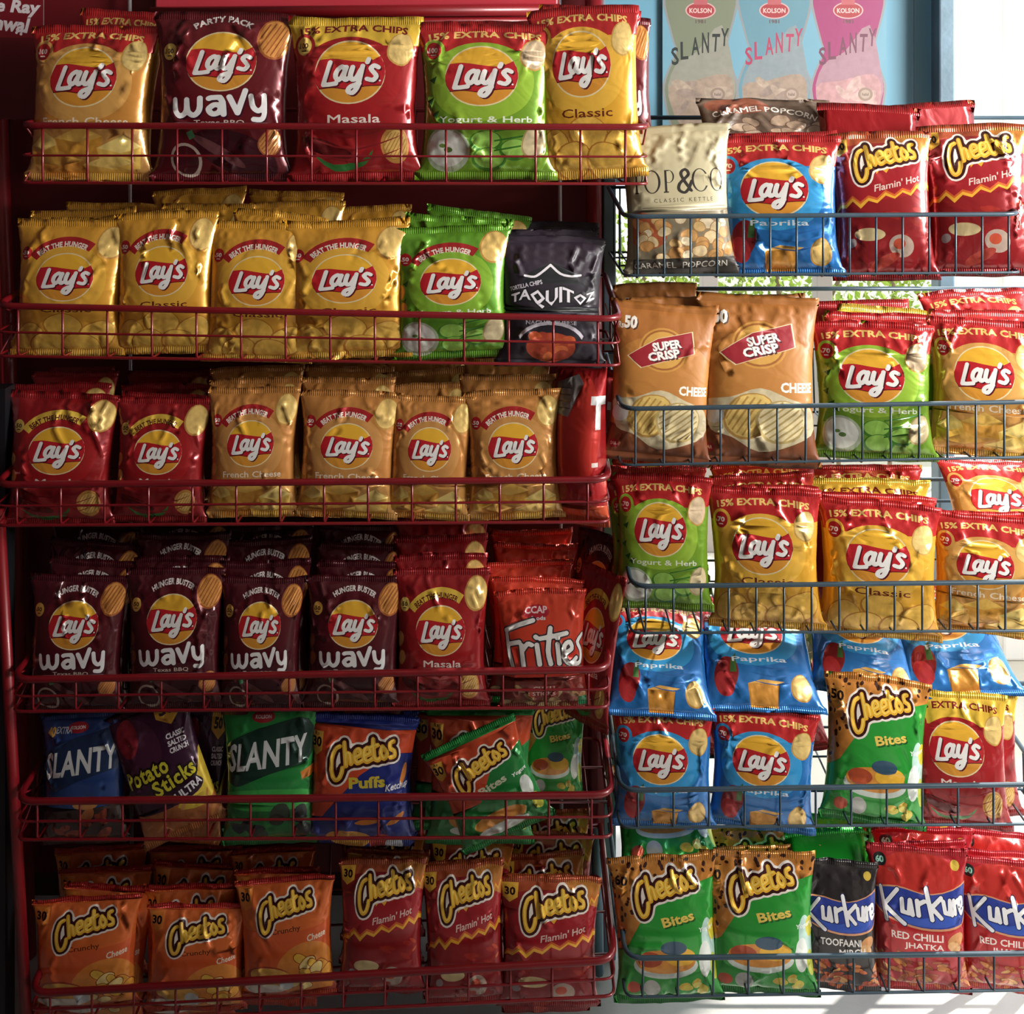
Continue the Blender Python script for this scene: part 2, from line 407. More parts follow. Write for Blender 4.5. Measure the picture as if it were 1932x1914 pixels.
def low_mas(a, y):
    a.ell(.3, y + .18, .2, .05, '#5d0b0e', -20, tex=.3); a.ell(.78, y + .17, .11, .13, '#c88a3a', 10, tex=.2); a.chip(.78, y + .17, .105, '#e2b55e', '#b67f35', 60, True, 3, .95)
    a.poly(crv([(.22, y + .22), (.36, y + .3), (.55, y + .27), (.62, y + .2), (.56, y + .31), (.36, y + .345)], 3, True), '#2f7a35', .2)
    for k in range(3): a.poly(crv([(.2, y + .02 + k * .09), (.5, y + .1 + k * .09), (.85, y + .0 + k * .09), (.5, y + .115 + k * .09)], 3, True), '#8a1519')
def low_cla(a, y):
    a.ell(.5, y + .33, .5, .25, '#d89b2a', tex=.3)
    for i, (x, yy, r, rt) in enumerate([(.2, .22, .16, 40), (.5, .12, .15, -20), (.78, .2, .17, 20), (.36, .3, .16, 10), (.64, .32, .17, -30)]): a.chip(x, y + yy, r, '#eebb45', '#b9791f', rt, seed=i)
def low_pap(a, y):
    a.ell(.24, y + .12, .1, .17, '#8c1c22', -15, tex=.3); a.ell(.22, y + .2, .08, .11, '#c02a30', 10, tex=.3); a.poly([(.3, y - .03), (.34, y - .08), (.33, y + .1), (.28, y + .1)], '#3f6a33')
    a.rect(.4, y + .2, .62, y + .38, '#d9942e', .4); a.poly([(.4, y + .2), (.5, y + .16), (.66, y + .18), (.62, y + .2)], '#eeb552', .3)
    for k in range(3): a.poly(crv([(.4, y + .02 + k * .07), (.6, y + .06 + k * .07), (.85, y + .0 + k * .07), (.6, y + .07 + k * .07)], 3, True), '#1b5fa8')
    a.chip(.8, y + .22, .115, '#e6c06e', '#c69038', 80, seed=8, sq=.85)

def crisp_big(A, base, halo, band, btxt, bcol, pr, prc, flav, fcol, low, chipc='#e3c273'):
    a = Art(A, base); d = -.05 if pr == '100' else 0
    a.rect(-.02, -.02, 1.02, .27, band)
    a.rect(-.02, .27 + d, 1.02, .3, base)
    a.ell(.47, .50 + d, .35, .30, halo, n=40)
    a.ell(.13, .27 + d, .095, .095, halo, n=24)
    a.chip(.83, .30 + d, .12, chipc, '#c79b48', 70, seed=2, sq=.95)
    a.text(btxt, .49, .108 + d * .5, .056, bcol, w=.80, bold=.035, arc=2.4)
    price(a, .13, .265 + d, .066, pr, prc[0], prc[1])
    low(a, A - .42)
    lays_logo(a, .47, .46 + d, .225)
    a.text(flav, .5, .745, .06, fcol, w=min(.6, .055 * len(flav)), bold=.012)
    return a

def crisp_mid(A, base, halo, ban, btxt, bcol, pr, prc, flav, fcol, low, wavy=False):
    a = Art(A, base)
    cy = (.385 if pr == '100' else .44) if wavy else .53
    a.ell(.5, cy + .02, .33, .32, halo, n=40)
    low(a, A - .4)
    a.chip(.86, .22, .15, '#e3bd68' if not wavy else '#d9913f', '#bd8a3a' if not wavy else '#a55a22', 55, wavy, 3, .95)
    for x, yy, r in ((.07, .62, .075), (.1, .78, .07)): a.chip(x, yy, r, '#d8a050' if not wavy else '#8a4a22', '#b07a30' if not wavy else '#6b3216', 70, seed=6)
    if ban:
        R0, R1 = .285, .372; t = np.linspace(-1.0, .62, 14)
        o = [(.5 + R1 * math.sin(q), cy - .0 - R1 * math.cos(q)) for q in t]; i_ = [(.5 + R0 * math.sin(q), cy - R0 * math.cos(q)) for q in t[::-1]]
        a.poly(o + i_, ban)
    a.text(btxt, .45 if ban else .5, cy - .325 + (.025 if ban else 0), .052, bcol, w=.42, arc=.33, rot=8 if ban else 0, bold=.04, space=1.05)
    price(a, .14, .31, .062, pr, *prc)
    lays_logo(a, .5, cy, .215)
    if wavy:
        wavy_word(a, .5, cy + .322, .60); a.text(flav, .5, cy + .445, .04, fcol, w=.3, bold=.01)
    else: a.text(flav, .52, .82, .06, fcol, w=min(.55, .055 * len(flav)), bold=.012)
    return a

def low_wavy(a, y):
    a.ell(.62, y + .2, .3, .14, '#3d0a16', -25, tex=.4); a.ell(.5, y + .18, .2, .035, '#6a3a3c', -35, tex=.5)
    a.ell(.28, y + .24, .11, .12, '#b9a598', 8); a.ell(.28, y + .24, .09, .1, '#4a0f18', 8, tex=.3)
    a.chip(.84, y + .12, .1, '#d08a44', '#a3592a', 50, True, 2, .95); a.poly([(.3, y + .05), (.34, y + .03), (.36, y + .08), (.32, y + .1)], '#3f7a50')

def cheetos_art(A, kind, pr):
    if kind == 'orange':
        a = Art(A, '#d9591c'); a.ell(.5, .2, .8, .25, '#e06a22', tex=.15); a.rect(-.02, -.02, 1.02, .055, '#b3241c')
        a.ell(.72, .85, .3, .3, '#e58a2c', tex=.3); a.pile(11, .55, .70, .92, .98, ['#f6c23c', '#f2a62c', '#f9dc8a'], .05, .09, 4, .62, '#8e3a14')
        a.ell(.32, .9, .24, .15, '#a8341a', tex=.3); a.ell(.36, .86, .2, .09, '#e9b04a', -8, tex=.4); a.ell(.3, .99, .24, .05, '#e6e0d2', 0, tex=.2); a.ell(.5, .93, .06, .08, '#cfd6d8', 20, tex=.1)
        a.rect(-.02, 1.05, 1.02, A + .02, '#c23c1c', .2)
        a.text('Crunchy', .52, .44, .06, '#6b2a12', w=.25, rot=6); a.text('Cheese', .8, .51, .06, '#f3e3c8', w=.2, rot=8, shear=.2)
        a.poly([(.03, .07), (.19, .07), (.19, .22), (.11, .27), (.03, .22)], '#ee8b2c'); a.text(pr, .11, .15, .085, '#1c0d0a', w=.12, bold=.04)
        cheetos_logo(a, .52, .26, .56, 11)
    elif kind == 'hot':
        a = Art(A, '#8f1218'); a.rect(-.02, -.02, 1.02, .3, '#a6461c', .2); a.ell(.8, .2, .3, .16, '#c47a26', tex=.3); a.ell(.3, .35, .6, .22, '#8f1a1a', 8)
        a.ell(.5, .45, .55, .2, '#a31420', 8)
        flames(a, .02, 1.0, .62, .055, -.2); flames(a, .45, 1.02, .28, .05, -.18, seed=5)
        a.pile(12, .45, .72, .95, 1.0, ['#a8261a', '#c2401f', '#8a1514', '#d4602a'], .03, .07, 6, .35)
        a.ell(.36, .97, .13, .06, '#d8c08a', 0, tex=.3); a.ell(.62, 1.08, .1, .11, '#b9a090', 40, tex=.3); a.ell(.6, 1.06, .05, .05, '#c24a2a')
        a.ell(.2, 1.05, .05, .04, '#9c8c8c', 30, tex=.2); a.ell(.48, 1.22, .14, .05, '#b0392a', 30, tex=.3)
        a.text("Flamin' Hot", .62, .50, .065, '#e9cfc2', w=.42, rot=13, shear=.3, bold=.012)
        a.poly([(.03, .07), (.2, .07), (.2, .19), (.11, .24), (.03, .2)], '#e8b02a'); a.text(pr, .115, .14, .075, '#2a0d0a', w=.12, bold=.04)
        cheetos_logo(a, .54, .27, .64, 9)
    elif kind == 'bites':
        a = Art(A, '#1f9a2f')
        a.poly([(-.02, -.02), (1.02, -.02), (1.02, .2), (.7, .22), (.35, .45), (.18, .72), (-.02, .85)], '#c9802c', .35)
        r = random.Random(4)
        for i in range(170):
            x, y = r.random(), r.uniform(.02, .8)
            if y < .85 - x * 1.2 or y < .2 - .05 * x: a.ell(x, y, r.uniform(.013, .026), r.uniform(.011, .02), '#3d1a0c', r.uniform(0, 90), 7, wob=.1, seed=i)
        a.ell(.88, .75, .09, .24, '#bfe3d8', 5, tex=.2); a.ell(.82, .86, .07, .16, '#e8efe9', 0, tex=.1); a.ell(.93, .62, .06, .09, '#d8cf2a', 0, tex=.2); a.ell(.93, .95, .05, .13, '#c5cf2e', 10, tex=.2)
        a.ell(.48, .9, .26, .12, '#d8e4dc', 0, tex=.2); a.ell(.48, .86, .24, .11, '#e2942c', 0, tex=.4); a.ell(.6, .82, .12, .08, '#f3b91f', 0, tex=.3); a.ell(.36, .84, .1, .07, '#b4471c', 0, tex=.3)
        a.ell(.55, .74, .1, .06, '#37566e', 0, tex=.2)
        a.pile(6, .62, 1.06, .85, 1.18, ['#e2cf3a', '#d8b52e', '#e9da62'], .04, .06, 9, .75)
        a.ell(.2, 1.12, .07, .06, '#c8451e', 20, tex=.3); a.ell(.36, 1.12, .07, .09, '#b9bab4', 0, tex=.2)
        a.rect(-.02, A - .08, 1.02, A + .02, '#177d2c')
        a.text('Bites', .60, .50, .08, '#f1d054', w=.26, rot=13, bold=.03, shadow='#0d5a1c'); a.text('Yogurt', .86, .6, .05, '#f2f7f2', w=.18, rot=6, shear=.2)
        a.poly([(.04, .13), (.2, .13), (.2, .27), (.04, .27)], '#cf8a32'); a.text(pr, .12, .2, .085, '#20110a', w=.14, bold=.04); a.poly([(.05, .26), (.2, .26), (.11, .33)], '#e89a24')
        cheetos_logo(a, .52, .27, .6, 13)
    elif kind == 'bites30':
        a = Art(A, '#157a33'); a.rect(-.02, -.02, 1.02, .1, '#178a3a'); a.poly([(-.02, .1), (1.02, .1), (1.02, .3), (.6, .4), (.4, .7), (-.02, .75)], '#c8461b', .15)
        a.poly([(.03, .15), (.18, .15), (.18, .3), (.1, .35), (.03, .31)], '#e8b23a'); a.text('Rs', .1, .165, .03, '#20110a', w=.05); a.text(pr, .105, .235, .09, '#20110a', w=.13, bold=.04)
        a.ell(.85, .75, .08, .12, '#d8dfd8', 0, tex=.2); a.ell(.9, .95, .07, .1, '#d6d23a', 10, tex=.2); a.ell(.5, .95, .25, .1, '#d98f30', 0, tex=.4); a.ell(.5, 1.05, .25, .06, '#cfd6cf', 0, tex=.2)
        a.text('Bites', .55, .58, .08, '#cfd0b0', w=.26, rot=10, bold=.03); a.text('Yogurt', .84, .58, .05, '#f2f7f2', w=.2, rot=6, shear=.2)
        cheetos_logo(a, .52, .36, .6, 9)
    else:
        a = Art(A, '#1d2c7c'); a.rect(-.02, -.02, 1.02, .1, '#26358c'); a.poly([(-.02, .1), (1.02, .14), (1.02, .35), (.75, .3), (.5, .5), (.2, .9), (-.02, .95)], '#d4481c', .12)
        a.poly([(.01, .16), (.15, .16), (.15, .32), (.08, .37), (.01, .33)], '#e8b23a'); a.text('Rs', .08, .18, .03, '#20110a', w=.05); a.text(pr, .08, .25, .09, '#20110a', w=.12, bold=.04)
        for x, y, rt in ((.58, .92, 10), (.82, .9, 30), (.88, .5, 70)): a.ell(x, y, .1, .03, '#e88a2a', rt, tex=.3, wob=.1, seed=3)
        a.ell(.42, 1.12, .2, .1, '#d99a34', 0, tex=.4); a.ell(.7, 1.15, .1, .1, '#b0322a', 0, tex=.4); a.ell(.82, 1.2, .08, .1, '#c8ccd8', 0, tex=.2)
        a.text('Puffs', .56, .56, .1, '#d8c22a', w=.28, rot=5, bold=.04); a.text('Ketchup', .82, .60, .08, '#e8eaf2', w=.24, rot=8, shear=.3, bold=.02)
        cheetos_logo(a, .52, .35, .62, 10)
    return a

def kurkure_art(A, dark):
    a = Art(A, '#2a2627' if dark else '#b01523')
    if not dark: a.ell(.5, .35, .5, .3, '#c2281f', tex=.1); a.ell(.5, .8, .45, .2, '#b81a20', tex=.1)
    a.pile(44, .02, 1.0, .98, 1.32, ['#c8642a', '#b8551f', '#d8853a', '#b8441c', '#e0a458'], .04, .085, 7, .36, '#7d2414')
    a.ell(.82, .8, .1, .06, '#c98a4a', 20, tex=.5); a.ell(.8, .87, .08, .05, '#d8a468', -20, tex=.5)
    q = np.vstack([crv([(.06, .4), (.3, .36), (.6, .4), (.98, .3)], 4), crv([(.98, .3), (.96, .6), (.8, .68), (.5, .7), (.2, .62), (.06, .55)], 4)])
    a.poly((q - (.5, .5)) * (1.04, 1.1) + (.5, .5), '#d9986a'); a.poly(q, '#2a3f9a', .1)
    a.poly(crv([(.2, .56), (.5, .62), (.9, .5), (.8, .66), (.5, .69), (.25, .63)], 3, True), '#3a5cc0', .1)
    k = [[(.13, .38), (.19, .66)], [(.3, .38), (.17, .53), (.36, .68)], [(.34, .46), (.345, .57), (.40, .58), (.41, .46)], [(.41, .46), (.43, .59)], [(.47, .46), (.48, .59)], [(.48, .49), (.53, .46)],
         [(.55, .34), (.59, .62)], [(.68, .42), (.59, .51), (.67, .6)], [(.7, .45), (.71, .55), (.755, .56), (.765, .44)], [(.765, .44), (.78, .57)], [(.81, .44), (.82, .56)], [(.82, .47), (.86, .44)],
         crv([(.87, .5), (.93, .49), (.925, .43), (.885, .43), (.87, .5), (.9, .56), (.95, .53)], 3)]
    a.stroke(k, .019, '#f1f1f4', ((.008, '#1a2258'),), .009)
    if dark: a.text('TOOFAANI', .52, .8, .075, '#e8e6e2', w=.42, bold=.02); a.text('MIRCH', .64, .9, .075, '#e8e6e2', w=.28, rot=4, bold=.02)
    else: a.text('RED CHILLI', .46, .79, .07, '#f0e2da', w=.44, bold=.02); a.text('JHATKA', .52, .885, .07, '#f0e2da', w=.33, bold=.02)
    a.ell(.13, .14, .07, .06, '#262a2a'); a.text('60', .13, .14, .06, '#9fe0c8', w=.09, bold=.04); a.ell(.86, .14, .05, .045, '#d8b53a', tex=.3)
    return a

def supercrisp_art(A):
    a = Art(A, '#a9661f'); a.ell(.5, .7, .5, .4, '#b9782a', tex=.08)
    a.rect(-.02, 1.12, 1.02, A + .02, '#7c4018', .2)
    a.poly(crv([(.05, .9), (.3, .86), (.5, .78), (.7, .86), (.93, .95), (.98, 1.12), (.75, 1.25), (.5, 1.32), (.3, 1.2), (.12, 1.15), (.05, 1.0)], 3, True), '#cdbd96', .4)
    a.chip(.42, 1.02, .2, '#e0bd62', '#b58a3c', 60, True, 2, .9); a.chip(.66, 1.06, .2, '#e6d3a0', '#b39a5a', 40, True, 5, .9); a.ell(.14, 1.02, .1, .07, '#d9d5cf', 0, tex=.2)
    a.ell(.5, .42, .20, .20, '#c98e34'); a.ell(.5, .42, .183, .183, '#9e5d1c'); a.ell(.5, .42, .166, .166, '#d09a3c')
    T = lambda e: rot2(np.asarray(e, float), 14) + (.5, .42)
    b = np.array([(-.30, .0), (-.02, -.105), (.28, -.115), (.25, .075), (-.02, .10), (-.20, .125)])
    a.poly(T(b * 1.05), '#e5cda0'); a.poly(T(b), '#9c1424')
    a.text('SUPER', .53, .375, .08, '#f4f0ea', w=.24, rot=14, bold=.045, shadow='#4a0d18'); a.text('CRISP', .51, .465, .08, '#f4f0ea', w=.26, rot=14, bold=.045, shadow='#4a0d18')
    a.text('Rs', .1, .22, .06, '#efe8da', w=.06); a.text('50', .2, .19, .12, '#efe8da', w=.13, bold=.05, shadow='#4a2a10')
    a.text('CHEESE', .79, .77, .085, '#f6efe2', w=.3, bold=.035); a.ell(.1, 1.3, .06, .04, '#8c1620', 0); a.text('SAR', .1, 1.3, .03, '#e2c8b8', w=.07)
    return a

def popco_art(A):
    a = Art(A, '#bcb18c'); a.rect(-.02, .8, 1.02, A - .12, '#8a7d62', .1)
    a.ell(.22, .98, .2, .16, '#b5532a', -30, tex=.5); a.ell(.2, .94, .12, .05, '#d98a4a', -30, tex=.4)
    a.pile(40, .15, .86, .95, 1.25, ['#dcb470', '#e8cc98', '#cf9650', '#f0dcb4', '#d8a058'], .04, .065, 8, .85, '#a8763e')
    a.rect(-.02, A - .16, 1.02, A + .02, '#3a342c'); a.text('CARAMEL  POPCORN', .5, A - .1, .055, '#d8d2c4', w=.8, bold=.005)
    a.ell(.02, .7, .08, 1.2, '#8f8468', 0, tex=.1)
    c = '#2c2620'; y0, y1 = .43, .64
    X = lambda x: .15 + (x - .16) * .69
    def bar(x0, x1, ya, yb): a.rect(X(x0), ya, X(x1), yb, c)
    def O(cx, cy, rx, ry, th, cut=False):
        cx = X(cx); rx *= .69
        e = np.concatenate([ring_edges([(cx + rx * math.cos(t), cy + ry * math.sin(t)) for t in np.linspace(0, 6.283, 28, endpoint=False)]),
                            ring_edges([(cx + rx * th * math.cos(t), cy + ry * .93 * math.sin(t)) for t in np.linspace(0, 6.283, 28, endpoint=False)])]); a.add(e, c)
        if cut: a.rect(cx + rx * .45, cy - ry * .5, cx + rx * 1.05, cy + ry * .5, a.base)
    for x in (.17, .53):
        O(x + .055, .49, .06, .06, .72); a.rect(X(x - .01), .42, X(x + .028), .56, a.base); bar(x + .01, x + .035, y0, y1); bar(x - .005, x + .05, y1 - .012, y1); bar(x + .01, x + .06, y0, y0 + .01)
    O(.395, .535, .1, .108, .74)
    s = crv([(.82, .63), (.74, .52), (.72, .46), (.77, .43), (.8, .48), (.7, .56), (.69, .62), (.75, .645), (.8, .6), (.83, .54)], 4); s[:, 0] = X(s[:, 0]); a.stroke([s], .012, c, (), .008)
    O(.93, .535, .1, .108, .74, True); O(1.145, .535, .1, .108, .74)
    a.text('CLASSIC KETTLE', .55, .71, .036, c, w=.45, bold=0, space=1.5); a.rect(.22, .77, .92, .778, '#6a5d48')
    return a

def popb_art(A):
    a = Art(A, '#6a5443'); a.ell(.5, .3, .6, .35, '#5c4838', tex=.2); a.ell(.3, .1, .25, .1, '#8a4a30', 0, tex=.4)
    a.text('CARAMEL POPCORN', .5, .13, .07, '#e6ded2', w=.8, bold=.02, arc=.8); a.pile(22, .1, .26, .9, .6, ['#9a8068', '#b09880', '#7a5c48', '#a88c70'], .05, .09, 5, .7, '#5a4030')
    return a

def slanty_art(A, base, cloud, w=.8, cy=.45):
    a = Art(A, base); a.rect(-.02, .9, 1.02, A + .02, '#3c2a26' if base != '#1d8a3c' else '#1a7a36', .3)
    a.add(grow(seglist([[(.2, cy + .08), (.45, cy - .02), (.8, cy - .1)]]), .2, 0, None, .05), cloud)
    a.ell(.45, .14, .11, .05, '#a81c2a'); a.text('KOLSON', .45, .14, .03, '#f0dada', w=.15, bold=.03)
    a.text('SLANTY', .5, cy, .24, '#d9dcdc', w=w, rot=6, bold=.03, shear=.22, space=1.02)
    if base == '#1d8a3c':
        a.ell(.5, .85, .5, .1, '#39b04a', tex=.2); a.pile(9, .2, .95, .85, 1.2, ['#232a2c', '#2f3a30', '#3c4a3c'], .06, .11, 5, .8)
        a.poly([(.8, .62), (.99, .58), (.99, .66), (.82, .69)], '#d9822a')
    else:
        a.text('40', .16, .17, .09, '#d9a23a', w=.1, bold=.05); a.text('EXTRA', .3, .16, .06, '#c8d0dc', w=.18, shear=.2)
        a.pile(8, .25, .95, .75, 1.2, ['#9a3c22', '#7a2a1c', '#b86a34'], .06, .11, 5, .5); a.ell(.55, .86, .12, .05, '#c88a4a', 0, tex=.3)
    return a

def sticks_art(A):
    a = Art(A, '#3a1430'); a.ell(.3, .4, .28, .3, '#4a2038', tex=.1)
    a.ell(.25, .25, .13, .17, '#8c1c2c', tex=.2)
    a.poly([(.58, .0), (.86, .0), (.88, .18), (.74, .27), (.6, .18)], '#e0a52c'); a.text('50', .73, .12, .11, '#241016', w=.17, bold=.05)
    for i, t in enumerate(('CLASSIC', 'SALTED', 'CRUNCH')): a.text(t, .76, .36 + i * .065, .05, '#e6e2e6', w=.22, bold=.04)
    a.rect(-.02, .95, 1.02, A + .02, '#b0642a', .4); a.poly(crv([(1.02, .55), (.85, .78), (.55, 1.0), (.8, 1.08), (1.04, .95)], 3, True), '#d8b82a', .3)
    a.pile(12, .05, .98, .95, 1.25, ['#c8813a', '#b06a2c', '#d89a50'], .05, .1, 5, .2)
    a.ell(.4, .86, .5, .12, '#33102a')
    a.text('Potato', .36, .60, .16, '#d8cf1c', w=.46, rot=6, bold=.03, outline=.02, oc='#20100c', res=2, space=1.1)
    a.text('Sticks', .62, .73, .15, '#d8cf1c', w=.46, rot=11, bold=.03, outline=.02, oc='#20100c', res=2, space=1.1)
    a.text('ULTRA', .72, .87, .08, '#f0eef2', w=.32, rot=14, bold=.03, outline=.012, oc='#241020', res=2)
    return a

def taquito_art(A):
    a = Art(A, '#221a26'); a.ell(.5, .2, .55, .2, '#2f2331', tex=.2)
    a.rect(-.02, .66, 1.02, .7, '#171a1c'); a.poly([(.32, .34), (.5, .25), (.68, .34), (.74, .44), (.26, .44)], '#141a1c')
    a.stroke([crv([(.28, .37), (.36, .38), (.42, .34), (.49, .27)], 3), crv([(.49, .27), (.57, .35), (.66, .37), (.74, .36)], 3)], .01, '#e4dfe4', (), .008)
    a.text('TORTILLA CHIPS', .28, .46, .04, '#cfc8d2', w=.3, rot=14)
    j = (0, .03, -.02, .03, -.03, .02, 0, .02)
    a.text('TAQUITOZ', .52, .565, .13, '#dcd6de', w=.74, bold=.03, outline=.014, oc='#0e1012', res=1, warp=lambda e: np.stack([e[..., 0], e[..., 1] * (1 + .35 * np.cos(e[..., 0] * 9)) - .02 * np.sin(e[..., 0] * 22)], -1))
    o = [(.5 + .3 * math.sin(t), 1.02 - .24 * math.cos(t)) for t in np.linspace(-1.1, 1.1, 12)]; a.poly(o + [(p[0] * .94 + .03, p[1] + .03) for p in o[::-1]], '#cfc8d2')
    a.ell(.5, 1.02, .2, .14, '#b5421c', tex=.5); a.pile(10, .36, .9, .64, 1.12, ['#c9531f', '#d96a2c', '#a8381a'], .04, .07, 3, .7); a.text('NACHO CHEESE', .5, .79, .04, '#bdb6c0', w=.4)
    return a

def frities_art(A):
    a = Art(A, '#c4301a'); a.ell(.5, .3, .6, .25, '#cc3a1c', tex=.08); a.rect(-.02, .9, 1.02, A + .02, '#7a2418', .3)
    a.ell(.45, .22, .13, .07, '#a8182a'); a.text('CCAP', .45, .2, .07, '#eac8c8', w=.22, bold=.03); a.text('foods', .47, .28, .04, '#d8e0e4', w=.14)
    s = [[(.12, .52), (.28, .46), (.42, .42)], crv([(.13, .52), (.15, .7), (.2, .88)], 3), [(.14, .66), (.28, .63)], [(.3, .66), (.32, .88)], crv([(.31, .72), (.36, .65), (.4, .66)], 3), [(.45, .66), (.47, .86)], [(.44, .58), (.45, .59)],
         crv([(.58, .5), (.55, .72), (.57, .86)], 3), [(.48, .6), (.74, .56)], [(.64, .66), (.65, .86)], [(.64, .6), (.645, .6)], crv([(.7, .76), (.79, .72), (.77, .65), (.71, .68), (.7, .8), (.76, .87), (.84, .82)], 3), crv([(.96, .6), (.87, .66), (.92, .76), (.9, .87), (.8, .88)], 3)]
    s = [np.asarray(q, float) - (0, .12) for q in s]; a.stroke(s, .022, '#e9e8e2', ((.014, '#3a2a30'),), .011)
    a.pile(18, .05, 1.0, .95, 1.3, ['#b08a58', '#96683c', '#c9a878'], .05, .09, 4, .45, '#5e3620'); a.rect(.36, .96, .64, 1.1, '#8e2a1c'); a.text('CHILLI', .5, 1.0, .045, '#e2c0b4', w=.2); a.text('STICKS', .5, 1.06, .045, '#e2c0b4', w=.22)
    a.rect(.86, 1.12, .97, 1.22, '#1d7a4a')
    return a

def sidered_art(A):
    a = Art(A, '#a8161a'); a.ell(.55, .6, .4, .5, '#c42a1c', tex=.06); a.poly([(.08, .2), (.5, .12), (.62, .2), (.4, .5), (.12, .48)], '#8d8a88', .3)
    for k in range(4): a.rect(.16, .24 + k * .06, .42, .25 + k * .06, '#55514f')
    a.text('T', .9, .46, .3, '#eeecec', w=.26, bold=.06); a.rect(.8, .9, .9, .94, '#e8d8d0'); a.rect(-.02, A - .2, 1.02, A + .02, '#d8542c', .2)
    return a

DEF = {}
def D(key, fn, desc, name, matte=False): DEF[key] = (fn, desc, name, matte)
RB, YL = '#b81a1c', '#f3d06a'
RED = ('#b5151c', '#f3e6da'); YEL = ('#e2c25a', '#3a1a10')
for pr in ('100', '70'):
    D('fc' + pr, lambda pr=pr: crisp_big(1.18, '#c9852f', '#d9a04c', RB, '15% EXTRA CHIPS', '#f0c66a', pr, RED, 'French Cheese', '#f3e3c8', low_fc), 'tan crisp packet, red top band', 'crisp_packet')
    D('mas' + pr, lambda pr=pr: crisp_big(1.18, '#9c1218', '#a8161b', '#e3b92c', '15% EXTRA CHIPS', '#7c1a14', pr, YEL, 'Masala', '#f3e3d8', low_mas), 'dark red crisp packet, yellow top band', 'crisp_packet')
    D('yog' + pr, lambda pr=pr: crisp_big(1.18, '#6f9a1c', '#93bb2a', RB, '15% EXTRA CHIPS', '#f0c66a', pr, RED, 'Yogurt & Herb', '#eef4dc', low_yog, '#d6bd98'), 'lime green crisp packet, red top band', 'crisp_packet')
    D('cla' + pr, lambda pr=pr: crisp_big(1.18, '#dfa41c', '#ebb532', RB, '15% EXTRA CHIPS', '#f0c66a', pr, RED, 'Classic', '#6b2a14', low_cla), 'golden crisp packet, red top band', 'crisp_packet')
D('pap70', lambda: crisp_big(1.18, '#1a6fb8', '#2b9ad8', RB, '15% EXTRA CHIPS', '#f0c66a', '70', RED, 'Paprika', '#e6f2fa', low_pap), 'bright blue crisp packet, red top band', 'crisp_packet')
D('wavy100', lambda: crisp_mid(1.25, '#5e0d17', '#66101a', None, 'PARTY PACK', '#e4ddd8', '100', YEL, 'Texas BBQ', '#d8c4b8', low_wavy, True), 'maroon crisp packet, white lettering', 'crisp_packet')
D('wavy50', lambda: crisp_mid(1.3, '#4a0d18', '#541019', None, 'HUNGER BUSTER', '#e4ddd8', '50', ('#e2b04a', '#3a1a10'), 'Texas BBQ', '#d8c4b8', low_wavy, True), 'maroon crisp packet, white lettering', 'crisp_packet')
D('cla50', lambda: crisp_mid(1.26, '#d89a22', '#e3ab2e', '#a8181d', 'BEAT THE HUNGER', '#f0e4d4', '50', RED, 'Classic', '#6b2a14', low_cla), 'golden crisp packet, red arc banner', 'crisp_packet')
D('yog50', lambda: crisp_mid(1.26, '#5f9a1c', '#86b528', '#a8181d', 'BEAT THE HUNGER', '#f0e4d4', '50', RED, 'Yogurt & Herb', '#eef4dc', low_yog), 'lime green crisp packet, red arc banner', 'crisp_packet')
D('mas50', lambda: crisp_mid(1.26, '#8f1016', '#a01519', '#e0b838', 'BEAT THE HUNGER', '#5c1410', '50', YEL, 'Masala', '#f3e3d8', low_mas), 'dark red crisp packet, yellow arc banner', 'crisp_packet')
D('fc50', lambda: crisp_mid(1.26, '#c07f38', '#cc9048', '#a8181d', 'BEAT THE HUNGER', '#f0e4d4', '50', RED, 'French Cheese', '#f3e3c8', low_fc), 'tan crisp packet, red arc banner', 'crisp_packet')
D('taq', lambda: taquito_art(1.2), 'black tortilla chip packet', 'tortilla_chip_packet', True)
D('hot30', lambda: cheetos_art(1.3, 'hot', '30'), 'small dark red puff packet, flame stripe', 'puff_snack_packet')
D('hot100', lambda: cheetos_art(1.4, 'hot', '100'), 'tall dark red puff packet, flame stripe', 'puff_snack_packet')
D('org30', lambda: cheetos_art(1.15, 'orange', '30'), 'small orange puff packet', 'puff_snack_packet')
D('bit60', lambda: cheetos_art(1.3, 'bites', '60'), 'green puff packet, spotted orange top', 'puff_snack_packet')
D('bit50', lambda: cheetos_art(1.3, 'bites', '50'), 'green puff packet, spotted orange top', 'puff_snack_packet')
D('bit30', lambda: cheetos_art(1.2, 'bites30', '30'), 'small green and orange puff packet', 'puff_snack_packet')
D('puf30', lambda: cheetos_art(1.2, 'puffs', '30'), 'navy and orange puff packet', 'puff_snack_packet')
D('kurr', lambda: kurkure_art(1.38, False), 'red corn snack packet, blue ribbon', 'corn_snack_packet')
D('kurd', lambda: kurkure_art(1.38, True), 'black corn snack packet, blue ribbon', 'corn_snack_packet')
D('sup', lambda: supercrisp_art(1.45), 'brown crisp packet, red badge', 'crisp_packet', True)
D('popb', lambda: popb_art(1.4), 'brown popcorn packet, arched white lettering', 'popcorn_packet', True)
D('pop', lambda: popco_art(1.4), 'beige popcorn packet, black lettering', 'popcorn_packet', True)
D('slb', lambda: slanty_art(1.3, '#22407a', '#1c3052'), 'dark blue snack packet, slanting letters', 'potato_snack_packet')
D('slg', lambda: slanty_art(1.3, '#1d8a3c', '#16382c'), 'green snack packet, slanting white letters', 'potato_snack_packet')
D('stk', lambda: sticks_art(1.3), 'purple potato stick packet, yellow lettering', 'potato_stick_packet')
D('fri', lambda: frities_art(1.25), 'orange-red snack packet, white script', 'corn_snack_packet')
